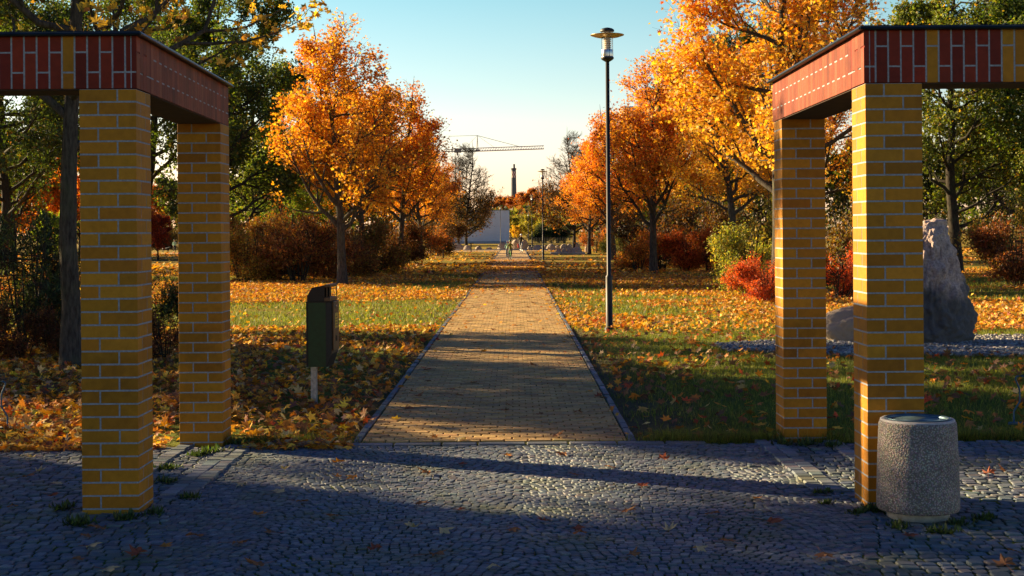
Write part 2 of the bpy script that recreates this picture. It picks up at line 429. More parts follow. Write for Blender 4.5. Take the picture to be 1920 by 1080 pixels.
# ---------------------------------------------------------------- fallen leaves (countless) and grass
LCOL = [(.76, .35, .028), (.80, .47, .05), (.62, .23, .022), (.30, .12, .03), (.55, .40, .18), (.42, .07, .015), (.20, .10, .045)]
def scatter(y0, y1, n, side=None, margin=1.0, pad=.385):
    """random points of the lawn inside the camera's wide cone, uniform per area"""
    y = np.sqrt(rng.uniform(y0*y0, y1*y1, n)); x = rng.uniform(-1, 1, n)*(y*pad+margin)
    k = (x < PX0-.1) | (x > PX1+.1)
    if side == -1: k &= x < 0
    if side == 1: k &= x > 0
    return x[k], y[k]
def in_gravel(x, y): return ((x-9.1)/6.2)**2+((y-21.9)/1.95)**2 < 1+.25*fnoise(x, y, 1.3, 2)
def litter(mb, x, y, size, outline, cols, w, lift=.02, tilt=.38, curls=(.1, .5)):
    n = len(x)
    g = rng.integers(0, 3, n)
    for q in range(3):
        k = g == q; m_ = k.sum()
        if not m_: continue
        tv, tf = leaf_template(outline, rng.uniform(*curls)*(1 if q else -1), rng.uniform(0, .5))
        M = rotmats(rng.uniform(0, 6.28, m_), rng.normal(0, tilt, m_), rng.normal(0, tilt, m_))*(size*rng.uniform(.6, 1.2, m_))[:, None, None]
        mb.inst(tv, tf, M, np.stack([x[k], y[k], np.abs(rng.normal(0, lift, m_))+.012], -1), palette(m_, cols, w, .22))
mb = MB()
# near left: thick carpet
x, y = scatter(12.15, 25, 40000, -1, 1.5)
d = np.clip(1.0+.6*fnoise(x, y, .9, 1), .3, 1); d *= np.where(x > -2.6, .75, 1)*np.where((x > -3.6) & (y > 17.5), .6, 1)
k = (rng.uniform(0, 1, len(x)) < d) & ~((x > -3.0) & (x < -2.3) & (y < 12.4)); x, y = x[k], y[k]
litter(mb, x, y, .145, MAPLE, LCOL, [2.4, 1.6, 2.6, 3.2, 2.0, .6, 3.0], .03, .5)
# near right: scattered on the grass
x, y = scatter(12.1, 25, 14000, 1, 1.5)
k = (rng.uniform(0, 1, len(x)) < np.clip(.22+.3*fnoise(x, y, .8, 5)+.12, .06, 1)) & (~in_gravel(x, y) | (rng.uniform(0, 1, len(x)) < .04)); x, y = x[k], y[k]
litter(mb, x, y, .15, MAPLE, LCOL, [.8, .5, 3, 4, 1.0, 1, 3.5], .03, .5)
# a windrow of leaves along the end of the paving, left
x = rng.uniform(-6.5, -1.4, 1500); y = 11.95+np.abs(rng.normal(0, .28, 1500))-.15
kk = ~((x > -3.0) & (x < -2.3) & (y < 12.35)); x, y = x[kk], y[kk]; litter(mb, x, y, .13, MAPLE, LCOL, [3, 3, 2, 2, 2.5, .5, 1], .02, .38)
tag(mb.build('fallen_leaves', M_LITTER), 'thick carpet of fallen maple leaves on the lawns nearest the paving', 'fallen leaves', kind='stuff')
mb = MB()
x, y = scatter(25, 62, 210000, None, 2)
d = .46+.95*fnoise(x, y, .33, 2)
gl = ((x < -1.3) & (x > -11) & (y > 27) & (y < 38+x*.2)); d = np.where(gl, d*.05-.02, d)
d = np.where((x > 1) & (y > 26) & (y < 37), d+.28, d); d = np.where((y > 39) & (y < 49), d+.3, d); d = np.where((x > 1) & (y > 43) & (y < 48), d-.5, d)
k = (rng.uniform(0, 1, len(x)) < np.clip(d, .03, .95)) & ~in_gravel(x, y); x, y = x[k], y[k]
litter(mb, x, y, .135, MAPLE_S, LCOL, [4, 2.4, 3.8, 2.2, 1.4, .8, 1.1], .028, .52)
# leaves blown over the path and its kerbs
x = rng.uniform(PX0-.5, PX1+.5, 60000); y = np.sqrt(rng.uniform(12.3**2, 90**2, 60000))
ed = np.minimum(np.abs(x-PX0), np.abs(x-PX1)); d = .10*np.exp(-ed/.09)*1.8+np.where(y > 20, .016, .003)+.30*np.exp(-((y-46)/2.5)**2)*(1+fnoise(x, y, .8, 1))+.55*np.exp(-((y-69)/4.5)**2)*(1+.8*fnoise(x, y, .5, 8))+np.clip((y-38)/300, 0, .06)
k = rng.uniform(0, 1, len(x)) < np.clip(d, 0, .8); litter(mb, x[k], y[k], .13, MAPLE_S, LCOL, [3, 3, 3, 2.4, 1.6, .8, 1.6], .012, .3)
x, y = scatter(60, 135, 60000, None, 0, .37)
d = np.where(y > 80, .12, .48)+.8*fnoise(x, y, .2, 4); k = rng.uniform(0, 1, len(x)) < np.clip(d, .03, .9); x, y = x[k], y[k]
litter(mb, x, y, .30, OVAL, LCOL, [4, 3.5, 3, 1.2, 1.2, .7, .5], .03, .35)
tag(mb.build('fallen_leaves', M_LITTER), 'sunlit orange maple leaves strewn over the lawns further off', 'fallen leaves', kind='stuff')

GCOL = [(.14, .17, .016), (.23, .26, .020), (.08, .10, .012), (.32, .28, .05)]
def grass(mb, x, y, h, w, lean=.5):
    n = len(x); tv = np.array([(-.5, 0, 0), (.5, 0, 0), (.12, .35, .6), (-.12, .35, .6), (0, .9, 1.0)]);
    tf = np.array([(0, 1, 2), (0, 2, 3), (3, 2, 4)])
    M = rotmats(rng.uniform(0, 6.28, n), rng.normal(0, .25, n), rng.normal(0, .25, n)); S = np.zeros((n, 3, 3)); hh = h*rng.uniform(.5, 1.3, n)
    S[:, 0, 0] = w; S[:, 1, 1] = hh*lean; S[:, 2, 2] = hh
    mb.inst(tv, tf, M @ S, np.stack([x, y, np.full(n, -.028)], -1), palette(n, GCOL, [3, 3, 2.5, .8], .2))
mb = MB()
x, y = scatter(12.1, 26, 200000, 1, .8); k = (~in_gravel(x, y)) & ((x > 1.35+.4*fnoise(x, y, 2)) | (rng.uniform(0, 1, len(x)) < .25)) & (rng.uniform(0, 1, len(x)) < .8+.5*fnoise(x, y, 1.7)); grass(mb, x[k], y[k], .065, .008)
x, y = scatter(12.1, 26, 110000, -1, .8); k = rng.uniform(0, 1, len(x)) < .12+.4*fnoise(x, y, .9, 7)+np.where(y > 22, .6, 0); grass(mb, x[k], y[k], .06, .008)
x, y = scatter(26, 60, 200000, None, .5); k = ~in_gravel(x, y) & (rng.uniform(0, 1, len(x)) < .7+.6*fnoise(x, y, .6, 6)); grass(mb, x[k], y[k], .09, .022)
# ragged grass against pillars and paving edge
for cx, cy, rr in ((2.15, 12.05, .35), (2.62, 12.0, .25), (-2.35, 12.1, .2), (1.7, 12.05, .5), (-1.9, 12.1, .5), (4.2, 12.1, 1.6), (1.3, 12.12, .25)):
    n = int(2600*rr); grass(mb, cx+rng.normal(0, rr*.55, n), cy+np.abs(rng.normal(0, .07, n)), .13, .008)
tag(mb.build('grass', M_GRASS), 'mown green grass of the park lawns', 'grass', kind='stuff')

# far woodland that closes the horizon
mb = MB(); n = 26000; a = rng.uniform(-1.0, 1.0, n); d = rng.uniform(330, 380, n)+60*np.abs(a); x = d*np.sin(a); y = d*np.cos(a); h = 7.5+2.5*fnoise(x, y, .05, 3)
k = ~((np.abs(x) < 14) & (y > 0) & (y < 100)); tv, tf = leaf_template(OVAL, .3, .3)
M = rotmats(rng.uniform(0, 6.28, n), rng.normal(.4, .8, n), rng.normal(0, .7, n))*rng.uniform(1.1, 2.4, n)[:, None, None]
mb.inst(tv, tf, M, np.stack([x, y, h*rng.uniform(0, 1, n)**.8], -1), palette(n, [(.20, .09, .02), (.12, .11, .02), (.06, .08, .015), (.30, .16, .03)], [2, 2, 3, 1], .2)); tag(mb.build('far_woodland', M_LEAF), 'far-off autumn woodland closing the horizon behind the park', 'woodland', kind='stuff')
# gravel bed round the standing stones
mb = MB()
x = 9.1+rng.uniform(-6.6, 7.0, 60000); y = 21.9+rng.uniform(-2.3, 2.3, 60000); k = in_gravel(x, y) & (x < 11.5) & (rng.uniform(0, 1, len(x)) < .62); x, y = x[k], y[k]; n = len(x)
ico = bmesh.new(); bmesh.ops.create_icosphere(ico, subdivisions=1, radius=.5); ico.verts.index_update()
iv = np.array([v.co[:] for v in ico.verts])*(1+rng.normal(0, .08, (12, 1))); iff = np.array([[v.index for v in f.verts] for f in ico.faces]); ico.free()
M = rotmats(rng.uniform(0, 6.28, n), rng.normal(0, .4, n), rng.normal(0, .4, n)); S = np.zeros((n, 3, 3)); s = rng.uniform(.035, .075, n); S[:, 0, 0] = s*1.25; S[:, 1, 1] = s; S[:, 2, 2] = s*.6
mb.inst(iv, iff, M @ S, np.stack([x, y, rng.uniform(-.01, .025, n)], -1), palette(n, [(.30, .29, .27), (.22, .215, .21), (.40, .38, .34), (.15, .14, .13), (.26, .20, .16)], [3, 3, 2, 1.5, 1], .12))
tag(mb.build('gravel', mat_attr('gravel_stone', .8, 30)), 'bed of pale grey gravel around the standing stones', 'gravel', kind='stuff')
mb = MB(); an = np.linspace(0, 2*np.pi, 80, endpoint=False)
# ================================================================ BRICK PERGOLAS (four pillars, two beams each side)
M_YB = mat_attr('yellow_clinker', .6, 22, .88, 1.1, .25, .002, spec=.2, bscale=220)
M_MORT = mat_plain('mortar', (.30, .32, .345), .95, 0, 60, .25, .1, .4)
M_RB = mat_attr('red_clinker', .6, 18, .82, 1.12, .2, .002, spec=.2, bscale=200)
M_CAP = mat_plain('cap_flashing', (.035, .045, .05), .35, .8, 6, .3, .5)
M_SOFF = mat_plain('beam_soffit', (.05, .028, .02), .9, 0, 12, .3)
YB = [(.44, .185, .011), (.405, .170, .010), (.465, .205, .014), (.36, .145, .010)]
RB = [(.19, .020, .008), (.155, .016, .008), (.22, .026, .010)]
def rb(): return palette(1, RB, [2, 2, 1], .08)[0]
def yb(): return palette(1, YB, [3, 3, 2, 1.2], .08)[0]
PW = .365; BH = .0735; CH = .0845; PH = 2.735
def brick_bits(mb, x0, x1, y0, y1, z0, z1, col, b=.003):
    mb.bbox((x0, y0, z0), (x1, y1, z1), b, col)
def pillar(x0, y0, label, mirror):
    root = empty('brick_pillar', (x0+PW/2, y0+PW/2, 0), label, 'pillar', 'yellow brick pillars')
    h = PW/2; mb = MB(); core = MB(); core.box((-h+.0018, -h+.0018, -.1), (h-.0018, h-.0018, PH))
    n = 33; t = .115; L_ = PW-t-.011; g = .011; z = -.045
    while z+BH < PH+.001:
        a = int(round((z+.045)/CH)) % 2
        # four faces, each one stretcher and one header; pin-wheel bond
        z1 = z+BH
        q = .0005
        # each course: 4 stretchers pin-wheeled; a = direction
        s = 1 if (a ^ mirror) else -1
        for k in range(4):
            ang = k*math.pi/2
            # brick in local frame along x on front (-y) side
            xa, xb = (-h, -h+L_) if s < 0 else (h-L_, h)
            ya, yb_ = -h, -h+t
            if s < 0: pass
            pts = [(xa, ya), (xb, yb_)]
            c_, s_ = round(math.cos(ang)), round(math.sin(ang))
            P2 = [(c_*px-s_*py, s_*px+c_*py) for px, py in pts]
            lo = (min(P2[0][0], P2[1][0])+rng.uniform(-.0005, .0005), min(P2[0][1], P2[1][1])+rng.uniform(-.0005, .0005), z+rng.normal(0, .0005)); hi = (max(P2[0][0], P2[1][0]), max(P2[0][1], P2[1][1]), z1)
            mb.bbox(lo, hi, .0014, yb())
        z += CH
    mb.build('brickwork', M_YB, root); core.build('mortar', M_MORT, root)
    return root
FY, RY = 9.15, 12.04
LX, RX = -2.795, 2.262     # left faces of the left / right pillars
pillar(LX, FY, 'yellow brick pillar of the left pergola, the nearer one, weeds at its foot', 0)
pillar(LX-.055, RY, 'yellow brick pillar of the left pergola, the further one beside the leaf-covered lawn', 1)
pillar(RX, FY, 'yellow brick pillar directly behind the round concrete litter bin', 1)
pillar(RX+.005, RY, 'yellow brick pillar of the right pergola, the further one at the lawn edge', 0)
# off-frame partners that carry the outer ends of the two beams
pillar(LX-3.3, FY, 'yellow brick pillar at the outer left end of the left beam', 0)
pillar(RX+3.3, FY, 'yellow brick pillar at the outer right end of the right beam', 1)

BB = PH+.004; BT = BB+.340
def beam(side):
    """front beam (soldier course, red with yellow accents) and a red return beam running back"""
    xc = (LX+PW+.004) if side < 0 else (RX-.004)          # inner face
    xo = -6.15 if side < 0 else 5.97                      # outer end
    lab = 'left' if side < 0 else 'right'
    root = empty('brick_beam', ((xc+xo)/2, FY, BB), 'red and yellow brick beam with dark metal cap on the %s-hand pillars' % lab, 'beam', 'brick beams')
    ox, oy, oz = (xc+xo)/2, FY, BB
    y0 = FY-.004; y1 = FY+PW+.004; ye = RY+PW+.004
    mr, my, mm, ms = MB(), MB(), MB(), MB()
    sgn = side                                            # outward direction from the corner
    def X(a, b): 
        lo, hi = sorted((xc+sgn*a, xc+sgn*b)); return lo-ox, hi-ox
    pitch = .0812; w = .0705; g = .0105; sh = .100
    Ht = BT-BB
    mm_lo, mm_hi = X(.0015, abs(xo-xc)); mm.box((mm_lo, y0+.0018-oy, .003), (mm_hi, y1-.005-oy, Ht-.002))
    # columns: two narrow ones at the corner then the pattern
    cols = [(0.0, .030, 'lt', 0), (.036, .030, 'lt', 0)]
    pat = 'st lt st lt Y st lt st lt st Y lt st lt st lt Y' if side < 0 else None
    u = .077; i = 0
    if side < 0: seq = ['st' if False else 'lt', 'st', 'lt', 'st', 'Y:lt', 'st', 'lt', 'st', 'lt', 'st', 'Y:lt', 'Y:st', 'lt', 'st', 'lt', 'st', 'Y:lt']
    else: seq = ['st', 'lt', 'st', 'lt', 'Y:st', 'lt', 'st', 'lt', 'st', 'lt', 'Y:st', 'Y:lt', 'st', 'lt', 'st', 'lt', 'Y:st']
    while u < abs(xo-xc)-.08:
        t = seq[i % len(seq)]; cols.append((u, w, t.split(':')[-1], t.startswith('Y'))); u += pitch; i += 1
    for (u, ww, t, yel) in cols:
        a, b = X(u, u+ww)
        zs = Ht-sh-g/2 if t == 'st' else sh+g/2          # joint height: short top or short bottom
        for z0, z1 in ((0, zs-g/2), (zs+g/2, Ht)):
            (my if yel else mr).bbox((a, y0-oy+rng.uniform(-.0005, .0005), z0), (b, y1-oy, z1), .002, yb() if yel else rb())
    # return beam: inner face, all red, thin joints
    xi = xc-ox; xj = xc+sgn*(PW+.004)-ox
    lo, hi = sorted((xi, xj)); 
    mm.box((lo+.0012, y1-oy+.0005, .003), (hi-.0012, ye-.005-oy, Ht-.002))
    y = y0+.1; i = 0; p2 = .0812
    ylist = [y1-oy+.002+k*p2 for k in range(int((ye-y1-.004)/p2))]
    for i, yy in enumerate(ylist):
        zs = Ht-sh-g/2 if i % 2 else sh+g/2
        ylast = min(yy+p2-.0018, ye-oy)
        if i == len(ylist)-1: ylast = ye-oy
        for z0, z1 in ((0, zs-g/2), (zs+g/2, Ht)):
            mr.bbox((lo, yy, z0), (hi, ylast, z1), .0009, palette(1, [(.215, .046, .019), (.17, .034, .014), (.25, .058, .025)], [1, 1, 1], .12)[0])
    # inner face of the corner, drawn with the same narrow bricks (thin slips just proud of the beam)
    yy = y0-oy+.002; i = 0
    while yy+p2 < y1-oy+.003:
        zs = Ht-sh-g/2 if (i+1) % 2 else sh+g/2
        for z0, z1 in ((.001, zs-g/2), (zs+g/2, Ht-.001)):
            a, b = sorted((xi, xi-sgn*.004)); mr.bbox((a, yy, z0), (b, yy+p2-.0018, z1), .0008, palette(1, [(.215, .046, .019), (.17, .034, .014), (.25, .058, .025)], [1, 1, 1], .12)[0])
        yy += p2; i += 1
    mr.build('red_brickwork', M_RB, root); my.build('yellow_brickwork', M_YB, root); mm.build('mortar', M_MORT, root)
    # soffit boards under the spans
    a, b = sorted((xc+sgn*(PW+.006)-ox, xo-ox)); ms.box((a, y0+.01-oy, -.008), (b, y1-.01-oy, .0025))
    ms.box((lo+.01, FY+PW+.006-oy, -.008), (hi-.01, RY-.006-oy, .0025)); ms.build('soffit', M_SOFF, root)
    # metal cap with rolled edge
    mc = MB(); o = .035; a, b = sorted((xc-sgn*o-ox, xo-ox))
    mc.bbox((a, y0-o-oy, Ht+.001), (b, y1+o-oy, Ht+.026), .006)
    lo2, hi2 = sorted((xc-sgn*o-ox, xc+sgn*(PW+o)-ox))
    mc.bbox((lo2, y1+o-oy+.001, Ht+.001), (hi2, ye+o-oy, Ht+.026), .006)
    mc.tube([(a, y0-o-oy, Ht+.006), (b, y0-o-oy, Ht+.006)], .011, 8)
    xe = xc-sgn*o-ox; mc.tube([(xe, y0-o-oy, Ht+.006), (xe, ye+o-oy, Ht+.006)], .011, 8)
    for s_ in np.arange(.9, abs(xo-xc), 1.0):
        xx = xc+sgn*s_-ox; mc.box((xx-.012, y0-o-oy-.003, Ht+.026), (xx+.012, y1+o-oy, Ht+.031))
    mc.build('metal_cap', M_CAP, root)
    if side < 0:                                          # the left return beam runs a little outward of square
        for o in root.children:
            for v in o.data.vertices: v.co.x -= .055*max(0, (v.co.y+oy-y1)/(RY-y1))
    return root
beam(-1); beam(1)

# ================================================================ street lamps
M_BLK = mat_plain('black_paint', (.010, .011, .012), .55, .1, 20, .2, .5)
M_BRASS = mat_plain('lamp_brim', (.45, .33, .14), .35, .7, 20, .15)
M_STEEL = mat_plain('steel', (.62, .60, .57), .28, .9, 20, .1)
M_WHT = mat_plain('louvre', (.70, .62, .50), .5, 0, 20, .1)
def mat_glass():
    m, nt, p, L = newmat('lamp_glass'); p.inputs['Base Color'].default_value = (.9, .95, .95, 1); p.inputs['Roughness'].default_value = .05
    p.inputs['Alpha'].default_value = .22; p.inputs['Specular IOR Level'].default_value = .7
    n = noise_node(nt, 4, 2, coords(nt)); L.new(ramp(nt, n.outputs[0], [(.3, .04), (.7, .12)]).outputs[0], p.inputs['Roughness']); return m
M_GLASS = mat_glass()
def lamp(loc, label):
    r = empty('street_lamp', loc, label, 'street lamp', 'street lamps along the path')
    MB().lathe([(.09, -.1), (.09, .02), (.062, .03), (.062, .95), (.058, .97), (.0385, .99), (.0355, 4.9)], 20).build('pole', M_BLK, r, True)
    MB().box((-.03, -.066, .45), (.03, -.058, .78)).build('access_door', M_BLK, r)
    hd = MB().lathe([(.0, 4.895), (.03, 4.895), (.09, 4.93), (.118, 4.955), (.118, 4.985), (.104, 4.99), (0, 4.99)], 28).build('lamp_base', M_BLK, r, True)
    MB().lathe([(.106, 4.99), (.108, 5.0), (.108, 5.115), (.106, 5.12)], 28).build('steel_band', M_STEEL, r, True)
    MB().lathe([(.102, 5.12), (.102, 5.46)], 28).build('glass_cylinder', M_GLASS, r, True)
    lv = MB()
    for k in range(7): lv.lathe([(.02, 5.125+k*.036), (.075, 5.125+k*.036), (.045, 5.150+k*.036), (.02, 5.15+k*.036)], 20)
    lv.lathe([(.022, 5.12), (.022, 5.45)], 10); lv.build('louvre', M_WHT, r)
    MB().lathe([(.104, 5.345), (.22, 5.357), (.305, 5.385), (.312, 5.392), (.305, 5.397), (.2, 5.385), (.104, 5.375)], 40).build('brim', M_BRASS, r, True)
    MB().lathe([(.128, 5.455), (.132, 5.47), (.125, 5.49), (.09, 5.512), (.04, 5.525), (.012, 5.53), (0, 5.53)], 28).build('cap', M_BLK, r, True)
    st = MB()
    for k in range(4):
        a = k*math.pi/2+.35; st.tube([(.109*math.cos(a), .109*math.sin(a), 4.99), (.109*math.cos(a), .109*math.sin(a), 5.46)], .0045, 6)
    st.build('strut', M_BLK, r)
    return r
L0 = lamp((1.725, 26.1, 0), 'tall black street lamp with round brim on the right lawn, nearest of all the lamps')
def lampat(x, Y, s, label): copy_thing(L0, (( x-965)/2667*Y, Y, 0), rng.uniform(0, 1), s, label)
lampat(1018, 85, 1.0, 'black street lamp on the leafy right verge, second largest in the row')
lampat(997.7, 140, .98, 'black street lamp before the round boulders, between two other lamps on the right')
lampat(990.5, 262, .93, 'farthest small street lamp, seen against the yellow-green trees')
lampat(938.5, 204, 1.0, 'black street lamp standing in front of the white building')

# ================================================================ green litter bin
M_GRN = mat_plain('bin_green', (.008, .046, .018), .42, .1, 25, .2)
M_DRK = mat_plain('bin_black', (.010, .010, .010), .5, .1, 25, .2)
M_TAN = mat_plain('bin_tan', (.12, .075, .035), .5, .2, 18, .15)
M_GALV = mat_plain('galvanised', (.36, .38, .40), .45, .7, 30, .3)
M_STK = mat_plain('sticker', (.62, .42, .06), .5, 0, 30, .1)
b0 = empty('green_litter_bin', (-2.05, 15.0, 0), 'dark green litter bin on a steel post among the fallen leaves', 'litter bin', rz=R(-5))
bz = .40; bt = 1.075
g = MB()
g.prism([(-.10, -.17), (.09, -.17), (.09, .17), (-.10, .17)], 2, bz+.002, bt-.002); g.build('green_panel', M_GRN, b0)
d = MB()
# black side rail, chamfered corner piece whose foot slants inward
d.prism([(-.118, -.175), (-.102, -.175), (-.102, .175), (-.118, .175)], 2, bz, bt+.004)
bm = bmesh.new()
pl = [(.0905, -.176), (.146, -.150), (.146, .150), (.0905, .176)]
vb = [bm.verts.new((x if x < .1 else .10, y, bz)) for x, y in pl]; vm = [bm.verts.new((x, y, bz+.14)) for x, y in pl]; vt = [bm.verts.new((x, y, bt)) for x, y in pl]
for a, b in ((vb, vm), (vm, vt)):
    for k in range(4): bm.faces.new((a[k], a[(k+1) % 4], b[(k+1) % 4], b[k]))
bm.faces.new(vb[::-1]); bm.faces.new(vt); d.bm(bm)
d.box((-.118, -.178, bt-.001), (.146, .178, bt+.010)); d.build('frame', M_DRK, b0)
f = MB().bbox((.147, -.125, bz+.17), (.165, .135, bt+.01), .005).build('front_panel', M_TAN, b0)
MB().bbox((.166, -.07, .80), (.168, .07, .96), .0008).build('notice', M_STK, f)
tx = MB()
for k in range(4): tx.box((.1684, -.05, .825+k*.03), (.1690, .05-.02*(k % 2), .835+k*.03))
tx.build('notice_print', M_DRK, f)
MB().box((.166, -.03, .665), (.172, .03, .72)).build('slot', M_DRK, f)
MB().bm((lambda b: (bmesh.ops.create_cone(b, cap_ends=True, segments=14, radius1=.014, radius2=.014, depth=.012, matrix=Matrix.Translation((.171, -.02, 1.03)) @ Matrix.Rotation(R(90), 4, 'Y')), b)[1])(bmesh.new())).build('lock', M_STEEL, f)
h = MB(); prof = [(-.108, bt+.012), (-.108, bt+.065), (-.055, bt+.155), (.075, bt+.178), (.075, bt+.012)]
for y0_, y1_ in ((-.172, -.162), (.162, .172)): h.prism(prof, 1, y0_, y1_)
h.prism([(-.108, bt+.065), (-.055, bt+.155), (.075, bt+.178), (.075, bt+.168), (-.052, bt+.145), (-.100, bt+.060)], 1, -.1615, .1615)
h.prism([(-.108, bt+.012), (-.108, bt+.065), (-.100, bt+.060), (-.100, bt+.012)], 1, -.1615, .1615); h.build('hood', M_DRK, b0)
t = MB(); 
for lo_, hi_ in (((.076, -.172, bt+.012), (.138, .172, bt+.052)), ((.076, -.172, bt+.158), (.138, .172, bt+.186)), ((.098, -.172, bt+.053), (.108, -.160, bt+.157)), ((.130, -.172, bt+.053), (.138, -.150, bt+.157)), ((.130, .150, bt+.053), (.138, .172, bt+.157))): t.bbox(lo_, hi_, .003)
t.build('hood_frame', M_TAN, b0)
MB().box((-.107, -.03, -.2), (-.049, .03, bz-.001)).build('post', M_GALV, b0)

# ================================================================ round exposed-aggregate concrete bin
def mat_agg():
    m, nt, p, L = newmat('exposed_aggregate'); co = coords(nt)
    v = N(nt, 'ShaderNodeTexVoronoi'); v.inputs['Scale'].default_value = 95; L.new(co, v.inputs['Vector'])
    n = noise_node(nt, 5, 4, co)
    c = mixc(nt, ramp(nt, v.outputs['Distance'], [(.15, 1.0), (.6, .35)]).outputs[0], v.outputs['Color'], .28, 'MULTIPLY')
    c = mixc(nt, c, (.48, .43, .39), 1, 'MULTIPLY')
    c = mixc(nt, c, ramp(nt, n.outputs[0], [(.3, .8), (.7, 1.2)]).outputs[0], 1, 'MULTIPLY')
    L.new(c, p.inputs['Base Color']); p.inputs['Roughness'].default_value = .8
    bump(nt, v.outputs['Distance'], p, -.9, .008) if False else None
    b = N(nt, 'ShaderNodeBump'); b.invert = True; b.inputs['Strength'].default_value = .9; b.inputs['Distance'].default_value = .006
    L.new(v.outputs['Distance'], b.inputs['Height']); L.new(b.outputs[0], p.inputs['Normal']); return m
cb = empty('concrete_litter_bin', (2.50, 8.86, 0), 'round grey pebbled concrete litter bin in front of the right brick pillar', 'litter bin')
MB().lathe([(.0, .0), (.185, .0), (.19, .01), (.188, .052)], 48).build('plinth', mat_plain('concrete', (.36, .33, .28), .9, 0, 25, .25, .2, .4), cb, True)
MB().lathe([(.18, .050), (.245, .056), (.252, .068), (.2525, .12), (.246, .35), (.236, .585), (.232, .600), (.226, .606)], 72).build('body', mat_agg(), cb, True)
MB().lathe([(.2265, .604), (.2265, .612), (.220, .617), (.196, .617), (.190, .612), (.188, .598)], 64).build('rim', mat_plain('pale_cement', (.42, .41, .40), .8, 0, 30, .15), cb, True)
MB().lathe([(.187, .610), (.196, .6195), (.200, .6225), (.186, .6245), (.178, .612), (.172, .30), (.168, .07), (0, .068)], 56).build('liner', mat_plain('blue_grey_liner', (.10, .17, .22), .4, .6, 20, .2), cb, True)

# ================================================================ bicycle racks
def rack(x, y, side, label):
    r = empty('bicycle_rack', (x, y, 0), label, 'bicycle rack', 'steel bicycle racks')
    for k in range(3):
        o = k*side*.42
        def T(pts, dx): return [(o+a+dx, .0, b) for a, b in pts]
        a = [(0, 0), (0, .115), (.006, .13), (.055, .21), (.058, .225), (.058, .325), (.052, .34), (.028, .405), (.026, .425), (.034, .436), (.050, .442)]
        a2 = [(.140-.0, .0), (.140, .115), (.146, .13), (.198, .21), (.200, .225), (.195, .325), (.190, .34), (.160, .405), (.145, .425), (.115, .439), (.085, .443)]
        pts = T(a, 0)+T(a2[::-1], 0)
        for i_, (px, py, pz) in enumerate(pts): pts[i_] = (side*(px-o)+o, .10*max(0, pz-.2), pz)
        MB().tube(pts, .0085, 8).build('hoop', M_RACK, r, True)
    MB().tube([(-.05*side, 0, .012), (1.2*side, 0, .012)], .014, 8).build('ground_rail', M_RACK, r, True)
    return r
M_RACK = mat_plain('rack_steel', (.03, .09, .15), .5, .2, 30, .2)
rack(-4.72, 13.2, -1, 'blue-grey steel bicycle rack standing in the leaves at the left edge')
rack(4.55, 13.0, 1, 'blue-grey steel bicycle rack on the grass at the right edge')
